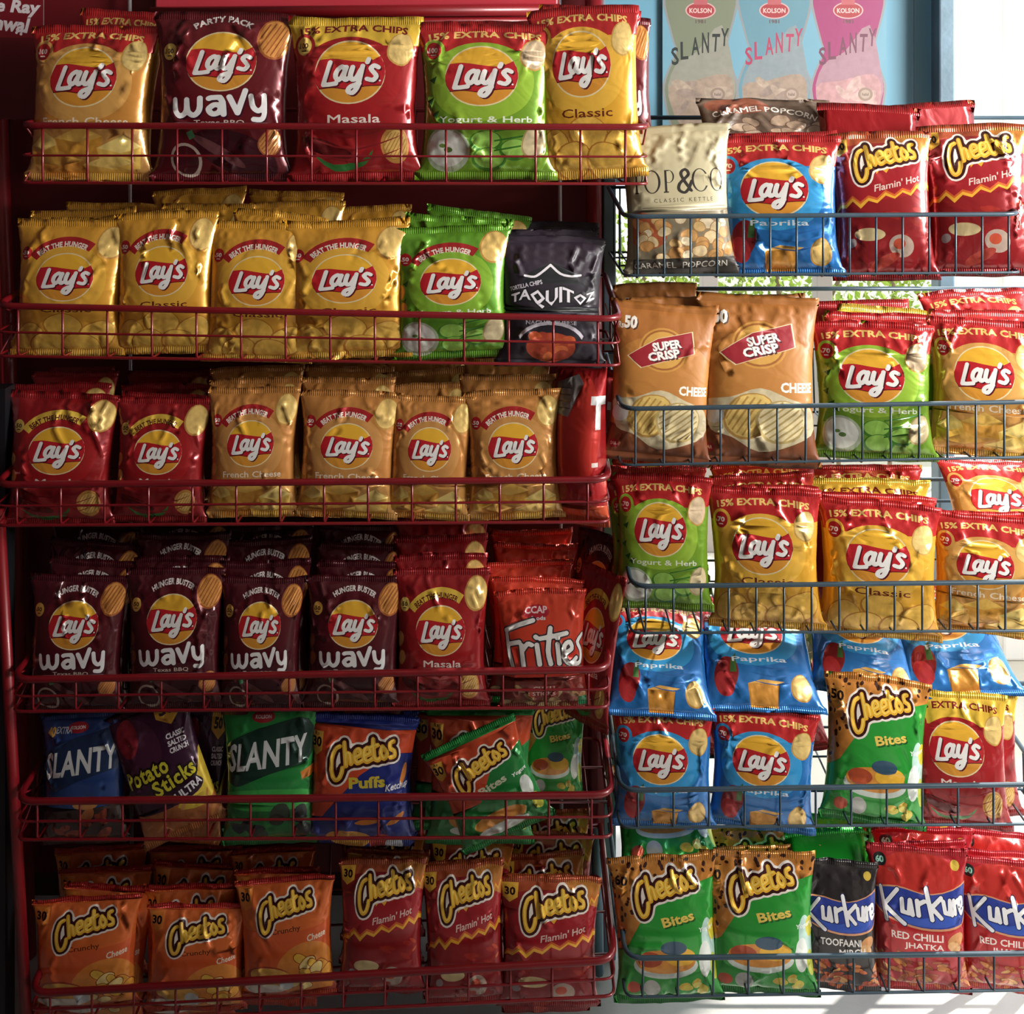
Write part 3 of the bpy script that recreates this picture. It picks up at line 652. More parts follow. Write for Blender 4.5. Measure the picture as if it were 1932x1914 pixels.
D('red', lambda: sidered_art(1.5), 'glossy red packet turned sideways, grey patch', 'snack_packet')

SEAL = 0.05
def compile_art(a, nx=24, seals=True):
    """cut the art into a flat triangle mesh in (u, v) with one colour per triangle"""
    A = a.A; ny = int(round(nx * A))
    ch = []
    for e, _ in a.layers: ch.append(e)
    vs = []; es = []
    def put(p): vs.append((float(p[0]), float(p[1]))); return len(vs) - 1
    # frame and seal lines
    sl = SEAL * A
    ys = [0, sl, A - sl, A] if seals else [0, A]
    for i in range(nx + 1):
        for j in range(ny + 1):
            x, y = i / nx, A * j / ny
            edge = i in (0, nx) or j in (0, ny)
            if not edge:
                if i % 1 == 0: x += (0.5 / nx if j % 2 else 0)
                if x > 1 - .3 / nx: continue
                if seals and (abs(y - sl) < .3 * A / ny or abs(y - A + sl) < .3 * A / ny): continue
            put((x, y))
    fr = [(0, 0), (1, 0), (1, A), (0, A)]
    f = [put(p) for p in fr]; es += [(f[0], f[1]), (f[1], f[2]), (f[2], f[3]), (f[3], f[0])]
    if seals:
        for y in (sl, A - sl):
            k = [put((i / nx, y)) for i in range(nx + 1)]; es += list(zip(k[:-1], k[1:]))
    for e in ch:
        key = {}
        for p, q in e:
            kp, kq = (round(p[0], 6), round(p[1], 6)), (round(q[0], 6), round(q[1], 6))
            if kp == kq: continue
            for k in (kp, kq):
                if k not in key: key[k] = put(k)
            es.append((key[kp], key[kq]))
    V, _, F, _, _, _ = delaunay_2d_cdt([Vector(p) for p in vs], es, [], 0, 1e-5, False)
    V = np.array([(p[0], p[1]) for p in V]); F = np.array([t for t in F if len(t) == 3])
    c = V[F].mean(1); ok = (c[:, 0] > 0) & (c[:, 0] < 1) & (c[:, 1] > 0) & (c[:, 1] < A)
    F = F[ok]; c = c[ok]
    p = V[F]; ar = (p[:, 1, 0] - p[:, 0, 0]) * (p[:, 2, 1] - p[:, 0, 1]) - (p[:, 1, 1] - p[:, 0, 1]) * (p[:, 2, 0] - p[:, 0, 0])
    C = np.tile(np.array(ink(a.base) + [a.tex]), (len(F), 1))
    for e, col in a.layers: C[inside(c, e)] = col
    F[ar > 0] = F[ar > 0][:, ::-1]          # y runs down: make the front face the viewer
    used = np.unique(F); mp = np.full(len(V), -1); mp[used] = np.arange(len(used))
    V = V[used]; F = mp[F]
    V = np.clip(V / (1, A), 0, 1); V[:, 1] = 1 - V[:, 1]
    return V, F, C
# ------------------------------------------------------------------ packets
def noise1(x, seed, n=4):
    r = np.random.RandomState(seed); out = np.zeros_like(x)
    for k in range(n): out += np.sin(x * r.uniform(.6, 1.8) * (k + 1) + r.uniform(0, 6.28)) * r.uniform(.5, 1) / (k + 1) ** .7
    return out / 2.2

class Shape:
    """the inflated pillow packet: (u, v) on the flat film -> a point; local x right, z up, front towards -y"""
    def __init__(s, Wd, H, T, seed, fold=0.0, sag=0.0, curl=0.0, wr=1.0):
        s.W, s.H, s.T, s.seed, s.fold, s.sag, s.curl, s.wr = Wd, H, T, seed, fold, sag, curl, wr
        r = np.random.RandomState(seed + 77); s.folds = []
        for k in range(20):
            side = r.choice([-1, 1]); kind = r.rand()
            if kind < .45: cx, cy, an = .5 + side * r.uniform(.2, .46), r.uniform(.15, .85), r.uniform(-.9, .9) + (math.pi / 2 if r.rand() < .6 else 0)
            else: cx, cy, an = r.uniform(.12, .88), r.choice([r.uniform(.72, .93), r.uniform(.07, .25)]), math.pi / 2 + r.uniform(-.7, .7)
            s.folds.append((cx, cy, an, r.uniform(.08, .26), r.uniform(.014, .045), r.uniform(.25, 1.0) * r.choice([-.45, 1, 1])))
        s.ex = r.uniform(-.35, .35, 4)
    def __call__(s, u, v, side=1):
        W_, H, T = s.W, s.H, s.T; sg = SEAL
        t = np.clip((v - sg) / (1 - 2 * sg), 0, 1)
        g = np.sin(math.pi * np.clip(t, 0, 1) ** (.80 + s.sag)) ** .62
        q = 2 * u - 1
        wid = W_ * (1 - .13 * np.clip(g, 0, 1) ** .9) * (1 + .012 * noise1(v * 7, s.seed))
        qq = q + g * .36 * (q - q ** 3)
        x = .5 * wid * qq
        prof = np.clip(1 - np.abs(q) ** 2.5, 0, 1) ** .72
        h = .5 * T * g * prof
        d = np.zeros_like(u)
        a_t, a_b = np.clip(1 - sg - v, 0, 1), np.clip(v - sg, 0, 1)
        amp = .017 * W_ * s.wr
        d += amp * noise1(u * 17, s.seed + 1) * np.exp(-a_t / .10) * np.minimum(1, a_t / .03) * prof ** .3
        d += amp * noise1(u * 15, s.seed + 2) * np.exp(-a_b / .09) * np.minimum(1, a_b / .03) * prof ** .3
        for cx, cy, an, ln, wd, am in s.folds:
            du, dv = u - cx, (v - cy) * H / W_
            pa = du * math.cos(an) + dv * math.sin(an); pe = -du * math.sin(an) + dv * math.cos(an) + .4 * pa * pa / ln * am
            d += am * .025 * W_ * s.wr * np.clip(1 - np.abs(pe) / wd, 0, 1) * np.clip(1 - (pa / ln) ** 2, 0, 1)
        edge = np.clip(prof * 1.6, 0, 1)
        y = -(np.maximum(h + d * edge, .25 * h) + .0012 * np.clip(prof * 6, 0, 1)) if side > 0 else h * .85 + .0012 * np.clip(prof * 6, 0, 1)
        z = v * H + 0 * u
        seal = np.clip((v - (1 - sg * 2.2)) / (sg * 2.2), 0, 1); sealb = np.clip((sg * 2.2 - v) / (sg * 2.2), 0, 1)
        y = y + seal * (.03 * W_ * noise1(u * 6, s.seed + 5) + s.curl * W_ * q * q) + sealb * (.03 * W_ * noise1(u * 5, s.seed + 6))
        z = z + seal * .010 * W_ * noise1(u * 5 + 1, s.seed + 9) - sealb * (.012 * W_ * noise1(u * 4, s.seed + 8)) + seal * W_ * .085 * (s.ex[0] * np.clip(q, 0, 1) ** 3 - s.ex[1] * np.clip(-q, 0, 1) ** 3)
        if s.fold:
            vb = .84; L = np.clip(v - vb, 0, 1) * H; k = np.clip((v - vb) / .05, 0, 1) * s.fold
            over = v > vb
            y = np.where(over, y + L * np.sin(k), y); z = np.where(over, z - L + L * np.cos(k), z)
        return np.stack([x, y, z], -1)

_LIB = {}
def design(key):
    if key in _LIB: return _LIB[key]
    a = DEF[key][0](); V, F, C = compile_art(a)
    N = len(V); eps = 1e-7
    bo = (V[:, 0] < eps) | (V[:, 0] > 1 - eps) | (V[:, 1] < eps) | (V[:, 1] > 1 - eps)
    bi = np.nonzero(bo)[0]
    ang = lambda p: (p[0] if p[1] < eps else 1 + p[1] if p[0] > 1 - eps else 3 - p[0] if p[1] > 1 - eps else 4 - p[1])
    bi = sorted(bi, key=lambda i: ang(V[i]))
    pts = [tuple(V[i]) for i in bi]; nb = len(pts); ed = [(i, (i + 1) % nb) for i in range(nb)]
    for i in range(1, 8):
        for j in range(0, 11):
            v = SEAL + (1 - 2 * SEAL) * j / 10; pts.append((i / 8, v))
    B, _, BF, bo_o, _, _ = delaunay_2d_cdt([Vector(p) for p in pts], ed, [], 0, 1e-6, True)
    idx = np.array([o[0] for o in bo_o]); B = np.array([(p[0], p[1]) for p in B])
    gm = np.array([bi[o] if o < nb else N + o - nb for o in idx])     # border points are shared with the front
    UV = np.vstack([V, np.array(pts[nb:])])
    bF = []
    for t in BF:
        if len(t) != 3: continue
        p = B[list(t)]; ar = (p[1, 0] - p[0, 0]) * (p[2, 1] - p[0, 1]) - (p[1, 1] - p[0, 1]) * (p[2, 0] - p[0, 0])
        if abs(ar) < 1e-9: continue
        q = [gm[i] for i in t]; bF.append(q[::-1] if ar > 0 else q)
    bF = np.array(bF)
    allF = np.vstack([F, bF]); col = np.vstack([C, np.tile(np.array(lin(a.base) + [0]), (len(bF), 1))])
    cv = UV[allF].mean(1)[:, 1]; parts = []
    for m in ((cv > SEAL) & (cv < 1 - SEAL), cv >= 1 - SEAL, cv <= SEAL):
        f = allF[m]; us = np.unique(f); mp = np.zeros(len(UV), int); mp[us] = np.arange(len(us))
        parts.append((us, mp[f].astype(np.int32), col[m].astype(np.float32)))
    _LIB[key] = (UV, N, parts)
    return _LIB[key]

def raw_mesh(name, co, F, col, mat_, nrm=None):
    me = bpy.data.meshes.new(name); n, m = len(co), len(F)
    me.vertices.add(n); me.vertices.foreach_set('co', np.ascontiguousarray(co, np.float32).ravel())
    me.loops.add(m * 3); me.loops.foreach_set('vertex_index', np.ascontiguousarray(F, np.int32).ravel())
    me.polygons.add(m); me.polygons.foreach_set('loop_start', np.arange(0, m * 3, 3, dtype=np.int32))
    me.polygons.foreach_set('use_smooth', np.ones(m, bool))
    at = me.color_attributes.new('print', 'FLOAT_COLOR', 'CORNER')
    at.data.foreach_set('color', np.repeat(col, 3, axis=0).astype(np.float32).ravel())
    me.materials.append(mat_); me.update(calc_edges=True)
    if nrm is not None: me.normals_split_custom_set_from_vertices([tuple(v) for v in nrm])
    return me

def packet(key, label, group, centre, Wd, H, T, seed, lean=0, roll=0, yaw=0, fold=0, sag=0, curl=0, flip=False, wr=1.0, base=None, pitch=0):
    fn, desc, name, matte = DEF[key]
    UV, N, parts = design(key); S = Shape(Wd, H, T, seed, fold, sag, curl, wr)
    u, v = UV[:, 0], UV[:, 1]
    co = np.empty((len(UV), 3)); co[:N] = S(u[:N], v[:N], 1); co[N:] = S(u[N:], v[N:], -1)
    e = .004
    cu, cv = np.clip(u[:N], e, 1 - e), np.clip(v[:N], e, 1 - e)
    du = S(cu + e, cv) - S(cu - e, cv); dv = S(cu, cv + e) - S(cu, cv - e)
    nr = np.cross(du, dv); nr /= np.maximum(np.linalg.norm(nr, axis=1), 1e-9)[:, None]
    nb = np.zeros((len(UV) - N, 3)); nb[:, 1] = 1
    nr = np.vstack([nr, nb])
    root = empty(name)
    tag(root, label, DEF_CAT.get(name, 'packet'), group)
    film_, seal_ = (M['matte'], M['matte']) if matte else (M['film'], M['seal'])
    for (us, F, col), pn, mt in zip(parts, ('pouch', 'top_seal', 'bottom_seal'), (film_, seal_, seal_)):
        o = bpy.data.objects.new(pn, raw_mesh(pn, co[us], F, col, mt, nr[us] if pn == 'pouch' else None)); COL.objects.link(o); o.parent = root
    R = Matrix.Rotation(math.radians(yaw), 4, 'Z') @ Matrix.Rotation(-math.radians(lean), 4, 'X') @ Matrix.Rotation(math.radians(-roll if not flip else 180 - roll), 4, 'Y')
    if base is not None: loc = Vector(base)
    else: loc = Vector(centre) - R.to_3x3() @ Vector((0, 0, H / 2))
    root.matrix_world = Matrix.Translation(loc) @ R
    return root
DEF_CAT = {'crisp_packet': 'crisp packet', 'puff_snack_packet': 'snack packet', 'corn_snack_packet': 'snack packet', 'tortilla_chip_packet': 'tortilla packet', 'popcorn_packet': 'popcorn packet',
           'potato_snack_packet': 'snack packet', 'potato_stick_packet': 'snack packet', 'snack_packet': 'snack packet'}

_seed = [10]
FRONTS = {}
ORD2 = ['leftmost', 'second', 'third', 'fourth', 'fifth', 'sixth', 'seventh']
ORD = ['leftmost', 'second from left', 'third from left', 'fourth from left', 'fifth from left', 'sixth from left', 'seventh from left']
def front_row(where, items, Y0=0.055):
    """items: (key, x0, x1, y0, y1, options) as the photograph shows them; each stands just behind the basket's front"""
    out = []; FRONTS[where] = [(q[1] + q[2]) / 2 for q in items]
    for i, (key, x0, x1, y0, y1, o) in enumerate(items):
        o = dict(o); Y = o.pop('Y', Y0); lab = o.pop('lab', None); lean = o.get('lean', 7); o['lean'] = lean
        s = (DIST + Y) / FPX; Wd = (x1 - x0) * s; H = (y1 - y0) * s / max(.3, math.cos(math.radians(lean)))
        ro = abs(math.radians(o.get('roll', 0)))
        if ro > .15: k = 1 / (math.cos(ro) + .55 * math.sin(ro)); Wd *= k; H *= k
        c = W((x0 + x1) / 2, (y0 + y1) / 2, Y); c.y += math.sin(math.radians(lean)) * H / 2
        T = o.pop('T', min(.075, .3 * Wd)); _seed[0] += 1
        pos = 'rightmost' if i == len(items) - 1 else ORD[i]
        lab = lab or f'{DEF[key][1]}, {pos} front of {where}'
        out.append(packet(key, lab, 'packets in ' + where, c, Wd, H, T, o.pop('seed', _seed[0]), **o))
    return out

def back_rows(where, items):
    """items: (key, x0, x1, ytop, depth, height in px at the front, label tail, options): packets standing behind the front row"""
    rank = {}
    for key, x0, x1, yt, Y, hp, tail, o in sorted(items, key=lambda q: q[4]):
        cen = FRONTS[where]; ci = min(range(len(cen)), key=lambda i: abs(cen[i] - (x0 + x1) / 2)); rank[ci] = rank.get(ci, 0) + 1
        cn = 'rightmost' if ci == len(cen) - 1 else ORD2[ci]; rn = ['first', 'second', 'third', 'fourth', 'fifth', 'sixth', 'seventh'][rank[ci] - 1]
        tail = o.get('tail') or f', {rn} behind {cn} front packet of {where}'
        o = dict(o); o.pop('tail', None); desc = o.pop('desc', DEF[key][1]); lean = o.get('lean', 7); o['lean'] = lean; s = (DIST + Y) / FPX
        Wd = (x1 - x0) * s; H = hp / 1000.0; k = math.radians(lean)
        Yb = Y - .025; Yt = Yb + math.sin(k) * H; top = W((x0 + x1) / 2, yt, Yt); base = (top.x, Yb, top.z - math.cos(k) * H)
        _seed[0] += 1
        packet(key, (desc + tail).replace(',,', ','), 'packets in ' + where, None, Wd, H, o.pop('T', min(.055, .26 * Wd)), o.pop('seed', _seed[0]), base=base, **o)
# ------------------------------------------------------------------ the place
o = box('floor', (-3.2, -4.2, -.10), (3.2, 0.95, 0), M['floor']); o['kind'] = 'structure'
o = box('ground_yard', (-14, 0.95, -.14), (16, 22, -.04), M['yard']); o['kind'] = 'structure'
o = box('ceiling', (-3.2, -4.2, 2.75), (3.2, .75, 2.85), M['ceil']); o['kind'] = 'structure'
o = box('unseen_shade_wall', (1.42, -1.6, 0), (1.54, -.64, 1.75), M['plaster']); o['kind'] = 'structure'  # added out of view to keep the daylight off the lower left packets
o = box('wall_left', (-1.75, -4.2, 0), (-1.65, .62, 2.75), M['dark']); o['kind'] = 'structure'
o = box('wall_back', (-1.75, .55, 0), (.215, .65, 2.75), M['dark']); o['kind'] = 'structure'
o = box('wall_front', (-1.75, -4.2, 0), (3.2, -4.1, 2.75), M['plaster']); o['kind'] = 'structure'
o = box('added_right_wall', (3.1, -4.2, 0), (3.2, -.1, 1.75), M['plaster']); o['kind'] = 'structure'  # unseen half-height wall, put in to block low daylight from the right

def basket(name, label, group, rim_l, rim_r, yb_l, yb_r, depth, mt, rr, wr, n, mid=False, wires_x=None, inset=.0, back=.015, rise=.03, hooks=False, Yf=0.0, lat=True):
    """wire basket: rim_l, rim_r = front rim ends in the photograph, yb = bottom edge of the front there"""
    root = empty(name); tag(root, label, 'basket', group)
    A, B = W(*rim_l, Yf), W(*rim_r, Yf); root.location = (A + B) / 2; org = Vector(root.location); L = lambda p: Vector(p) - org
    a, b = W(rim_l[0] + inset, yb_l, Yf + back), W(rim_r[0] - inset * .4, yb_r, Yf + back)
    up = Vector((0, depth, rise)); Ab, Bb = A + up, B + up
    db = Vector((0, depth - back, .0)); ab, bb = a + db, b + db
    tube('rim', [L(p) for p in round_path([Ab, A, B, Bb], .035, 5)], rr, mt, root, 10)
    tube('back_rail', [L(Ab), L(Bb)], rr * .8, mt, root)
    tube('bottom_rail', [L(p) for p in round_path([ab, a, b, bb, ab], .02, 3)], wr * 1.25, mt, root)
    for i in range(n):
        t = (i + .5) / n if wires_x is None else wires_x[i]
        f0, f1 = A.lerp(B, t), a.lerp(b, t); g1, g0 = ab.lerp(bb, t), Ab.lerp(Bb, t)
        p = [f0, f1 + Vector((0, 0, -.006 if hooks else 0)), g1, g0]
        tube('wire', [L(q) for q in round_path(p, .012, 3)], wr, mt, root, 6)
    if mid:
        k = .52; tube('cross_wire', [L(p) for p in round_path([Ab.lerp(ab, k), A.lerp(a, k), B.lerp(b, k), Bb.lerp(bb, k)], .02, 3)], wr, mt, root, 6)
    for e0, e1, g0, g1, nm in ((A, a, Ab, ab, 'left'), (B, b, Bb, bb, 'right')):
        for k in (.28, .62):
            tube('side_wire', [L(e0.lerp(g0, k)), L(e1.lerp(g1, k))], wr, mt, root, 6)
        if lat:
            tube('side_wire', [L(e0.lerp(g0, .05)), L(e1.lerp(g1, .6))], wr * .8, mt, root, 6); tube('side_wire', [L(e0.lerp(g0, .6)), L(e1.lerp(g1, .05))], wr * .8, mt, root, 6)
    for k in (.3, .65): tube('floor_wire', [L(a.lerp(ab, k) + Vector((0, 0, wr * 2))), L(b.lerp(bb, k) + Vector((0, 0, wr * 2)))], wr, mt, root, 6)
    return root

RN = ['top', 'second', 'third', 'fourth', 'fifth', 'bottom']
RW = [f'{r} red basket' for r in RN]
red = [((38, 237), (1222, 240), 345, 347), ((-8, 577), (1170, 602), 672, 690), ((-10, 915), (1150, 905), 992, 985), ((22, 1283), (1150, 1263), 1343, 1335), ((30, 1513), (1156, 1500), 1585, 1580), ((55, 1876), (1160, 1812), 1935, 1880)]
for i, (l, r, bl, br) in enumerate(red):
    basket('wire_basket', f'red painted wire basket, {RN[i]} of the six on the left rack', 'red wire baskets', l, r, bl, br, .33, M['red_wire'], .0065, .0024, 14, True)
BN = ['top', 'second', 'third', 'fourth', 'bottom']
BW = [f'{r} blue-grey basket' for r in BN]
blue = [((1178, 409), (1928, 404), 520, 514), ((1172, 772), (1975, 758), 878, 862), ((1192, 1107), (1975, 1098), 1195, 1190), ((1170, 1492), (1975, 1480), 1562, 1555), ((1180, 1809), (1975, 1799), 1882, 1868)]
for i, (l, r, bl, br) in enumerate(blue):
    basket('wire_basket', f'blue-grey wire basket, {BN[i]} of the five on the right rack', 'blue-grey wire baskets', l, r, bl, br, .33, M['blue_wire'], .0045, .0021, 15 if i < 3 else 12, False, back=.012, hooks=True, lat=i in (2,))

# the red rack: posts, back sheet, header
rk = empty('display_rack', (W(590, 900, .36).x, .36, 0)); tag(rk, 'tall dark red metal display rack holding the six red baskets', 'rack')
ro = Vector(rk.location); L = lambda p: Vector(p) - ro
sh = box('back_sheet', L((W(20, 0, .42).x, .42, .15)), L((W(1118, 0, .42).x, .43, 2.25)), M['red_panel'], rk)
for x0, x1 in ((-14, 52), (1120, 1128)):
    tube('post', [L(W(x0, 600, .33) * 1), L(W(x0, -150, .33)), ][::-1] if False else [L((W(x0, 0, .37).x, .37, 2.3)), L((W(x1, 0, .37).x, .37, 0))], .02, M['red_post'], rk)
for x in (246, 1055, 1137):
    tube('upright_rod', [L((W(x, 0, .40).x, .395, 2.3)), L((W(x + 4, 0, .40).x, .395, .15))], .0045, M['zinc'], rk)
hd = box('header_board', L(W(292, 16, .38)), L(W(1052, -120, .40)), M['header'], rk, .004)
tube('header_rail', [L(W(285, 24, .35)), L(W(1056, 18, .35))], .013, M['red_post'], rk)
tube('header_lip', [L(W(285, 44, .36)), L(W(1056, 40, .36))], .010, M['red_post'], rk)
# flat black strip and red strip at the far left
bp = empty('edge_strips', (W(0, 0, .1).x, .1, 0)); tag(bp, 'black upright strip with red strip at the left edge of the rack', 'post')
jo = Vector(bp.location)
box('black_strip', Vector((-1.10, .06, 0)) - jo, Vector((-.985, .10, 1.35)) - jo, M['black'], bp)
tube('red_strip', [Vector((W(-2, 0, .05).x, .05, W(0, 960, .05).z)) - jo, Vector((W(52, 0, .05).x, .05, W(0, 1960, .05).z)) - jo], .011, M['red_post'], bp)

def flat_print(name, a, lo, wid, m, parent=None, thick=.002):
    """a printed flat sheet facing the camera: art cut into the sheet, its lower left corner at lo"""
    V, F, C = compile_art(a, 6, False); H = wid * a.A
    co = np.stack([lo[0] + V[:, 0] * wid, np.full(len(V), lo[1]), lo[2] + V[:, 1] * H], 1)
    n = len(co); back = np.array([[lo[0], lo[1] + thick, lo[2]], [lo[0] + wid, lo[1] + thick, lo[2]], [lo[0] + wid, lo[1] + thick, lo[2] + H], [lo[0], lo[1] + thick, lo[2] + H]])
    F2 = np.array([[n + 2, n + 1, n], [n + 3, n + 2, n]]); C2 = np.tile(np.array(lin('#bbbbbb') + [0]), (2, 1))
    o = bpy.data.objects.new(name, raw_mesh(name, np.vstack([co, back]), np.vstack([F, F2]), np.vstack([C, C2]), m)); COL.objects.link(o)
    if parent is not None: o.parent = parent
    return o

# red banner with white lettering beyond the rack's left post
ba = Art(2.4, '#7a0f1c'); ba.rect(-.1, .95, 1.1, 2.5, '#5d0b15')
ba.text('ne Ray', .46, .42, .30, '#e9dfe2', w=.98, rot=-4, bold=.04, shear=.15); ba.text('khwal', .36, .70, .27, '#e9dfe2', w=.80, rot=-6, bold=.04, shear=.15)
for x, y in ((.52, .86), (.6, .885)): ba.ell(x, y, .025, .025, '#e9dfe2')
p = W(-24, 225, .3); bn = flat_print('banner', ba, (p.x, .3, p.z), .122, M['paper']); tag(bn, 'dark red banner with white slanting letters at the top left corner', 'banner')

# blue painted sheet with the poster, behind the right rack
pr = empty('painted_sheet', (W(1460, 0, .52).x, .52, 0)); tag(pr, 'light blue painted metal sheet behind the top right basket', 'metal sheet')
po = Vector(pr.location); z0, z1 = W(0, 345, .52).z, 2.75
edges_px = [1118, 1256, 1395, 1535, 1668, 1722, 1796]
for x0, x1 in zip(edges_px[:-1], edges_px[1:]):
    box('sheet_panel', Vector((W(x0, 0, .52).x + .001, .515 + (.004 if x0 in (1256, 1535) else 0), z0)) - po, Vector((W(x1, 0, .52).x - .001, .53, z1)) - po, M['blue_sheet'], pr, .0015)
pst = box('door_post', Vector((W(1772, 0, .45).x, .45, 0)), Vector((W(1802, 0, .45).x, .50, 2.75)), M['blue_post'], None, .004); tag(pst, 'blue-grey painted upright post right of the blue sheet', 'post')

def slanty_poster():
    a = Art(.62, '#6c9fb4')
    for i, (c, lt, tx) in enumerate((('#767e68', '#8f8f82', '#2c3230'), ('#5f8c9c', '#828f94', '#a53a5c'), ('#97386a', '#a07e8a', '#6b3c50'))):
        x = .17 + i * .33; w = .16
        sil = crv([(x - w * .95, -.05), (x - w * .98, .03), (x - w * .72, .2), (x - w * .66, .24), (x - w * .95, .36), (x - w * .98, .44), (x - w * .7, .6), (x, .63), (x + w * .7, .6), (x + w * .98, .44), (x + w * .95, .36), (x + w * .66, .24), (x + w * .72, .2), (x + w * .98, .03), (x + w * .95, -.05)], 3)
        a.poly((sil - (x, 0)) * (1.07, 1.0) + (x, 0), '#878c90'); a.poly(sil, c)
        a.poly(crv([(x - w * .7, .3), (x - w * .1, .24), (x + w * .6, .12), (x + w * .95, .36), (x + w * .95, .44), (x + w * .6, .58), (x - w * .3, .6), (x - w * .9, .44)], 3, True), lt, .15)
        a.poly(crv([(x - w * .9, .40), (x - w * .2, .37), (x + w * .7, .34), (x + w * .92, .42), (x + w * .6, .58), (x - w * .5, .58)], 3, True), '#a08d7c' if i != 2 else '#b58a8c', .35)
        a.pile(9, x - w * .6, .38, x + w * .6, .52, ['#ac9a88', '#b8a694', '#98867a'] if i != 2 else ['#c0a09a', '#b07a82'], .03, .06, i + 3, .4)
        a.ell(x, .055, .068, .038, '#c9a0a0'); a.ell(x, .055, .062, .033, '#a0383f'); a.rect(x - .03, .0, x + .03, .03, '#b05a60')
        a.text('KOLSON', x, .056, .022, '#d8b8b4', w=.1, bold=.03); a.text('1981', x, .105, .017, '#5d4a48', w=.045, bold=.03)
        for k, (ch, dx, dy, r) in enumerate(zip('SLANTY', (-.125, -.085, -.035, .012, .06, .1), (.26, .235, .215, .2, .2, .175), (-8, -6, -4, -2, 0, 0))):
            a.text(ch, x + dx + .01, dy, .092 if ch == 'N' else .08, tx, w=.036, rot=-r, bold=.02, shear=.12)
        a.ell(x + w * .48, .43, .033, .03, '#8d7a6c'); a.ell(x + w * .48, .43, .022, .02, '#a9978a'); a.text('halal', x + w * .48, .43, .014, '#6d5c50', w=.03)
    return a
p = W(1250, 258, .505); pw = (1672 - 1250) * (DIST + .505) / FPX
ps = flat_print('poster', slanty_poster(), (p.x, .505, p.z), pw, M['paper'], None, .003); tag(ps, 'faded poster of three snack packets on the blue sheet', 'poster')

# blue-grey rack
rb = empty('display_rack', (W(1500, 900, .36).x, .36, 0)); tag(rb, 'blue-grey steel display rack holding the five blue-grey baskets', 'rack')
bo = Vector(rb.location)
for x, y in ((1150, .36), (1990, .36)):
    X = W(x, 0, y).x; box('post', Vector((X - .014, y - .005, 0)) - bo, Vector((X + .014, y + .025, 2.12 if x < 1200 else 2.0)) - bo, M['blue_post'], rb, .003)
for py in (222, 545, 905, 1290, 1640):
    tube('cross_bar', [Vector((W(1150, 0, .36).x, .36, W(0, py, .36).z)) - bo, Vector((W(1990, 0, .36).x, .36, W(0, py, .36).z)) - bo], .005, M['blue_wire'], rb)
for x, y in ((1152, .02), (1990, .02)):
    X = W(x, 0, y).x; tube('foot_bar', [Vector((X, .36, .30)) - bo, Vector((X, .30, .02)) - bo, Vector((X - .02, .42, .015)) - bo], .012, M['blue_post'], rb)

# what the sun lights outside
for i, (x0, x1, y0, y1, yy) in enumerate(((1805, 1862, -400, 900, 1.6), (1893, 2150, -400, 960, 1.7))):
    a_, b_ = W(x0, y1, yy), W(x1, y0, yy)
    q = box('gate_pillar', (a_.x, yy, -.04), (b_.x, yy + .2, b_.z), M['white'], None, .01); tag(q, ('narrow' if i == 0 else 'wide') + ' white painted pillar standing in sunlight outside', 'pillar')
for i, px in enumerate((1340, 1556)):
    X = W(px, 0, 2.6).x; q = box('fence_post', (X - .035, 2.6, -.04), (X + .035, 2.68, 1.75), M['plaster'], None, .006); tag(q, f'grey square fence post outside, {"left" if i == 0 else "right"} one below the top blue-grey basket', 'fence post')
q = box('boundary_wall', (-1.0, 4.3, -.04), (7.5, 4.5, .95), M['white']); tag(q, 'low white boundary wall in the sunny yard', 'wall')

def hedge(name, label, x0, x1, y, z0, z1, n, seed):
    root = empty(name, ((x0 + x1) / 2, y, -.04)); tag(root, label, 'hedge'); r = random.Random(seed); ro_ = Vector(root.location); V, F = [], []
    for i in range(n):
        c = Vector((r.uniform(x0, x1), y + r.gauss(0, .12), r.uniform(z0, z1))) - ro_
        n_ = Vector((r.uniform(-1, 1), r.uniform(-1.2, .4), r.uniform(-.3, 1))).normalized(); t = n_.orthogonal().normalized(); t.rotate(Matrix.Rotation(r.uniform(0, 6.28), 3, n_)); b = n_.cross(t)
        l, w = r.uniform(.025, .055), r.uniform(.009, .018); o = len(V)
        V += [c - t * l * .5, c + b * w, c + t * l * .5 + n_ * l * .15, c - b * w]; F += [(o, o + 1, o + 2), (o, o + 2, o + 3)]
    f = link_mesh('foliage', V, F, M['leaf'], root, False); f['kind'] = 'stuff'
    P = []
    for k in range(int((x1 - x0) / .25)):
        x = x0 + .12 + k * .25; P.append([Vector((x, y, -.04)) - ro_, Vector((x + r.uniform(-.06, .06), y, z0 + (z1 - z0) * .45)) - ro_, Vector((x + r.uniform(-.12, .12), y, z1 * .9)) - ro_])
    for p_ in P: tube('stem', p_, .012, M['stem'], root, 5)
hedge('hedge', 'sunlit green hedge outside, beyond the grey fence posts', -.2, 3.2, 3.4, .55, 1.35, 7000, 4)
hedge('hedge', 'tall green shrub seen between the two white pillars', 1.95, 2.3, 2.6, 1.3, 2.7, 1700, 9)

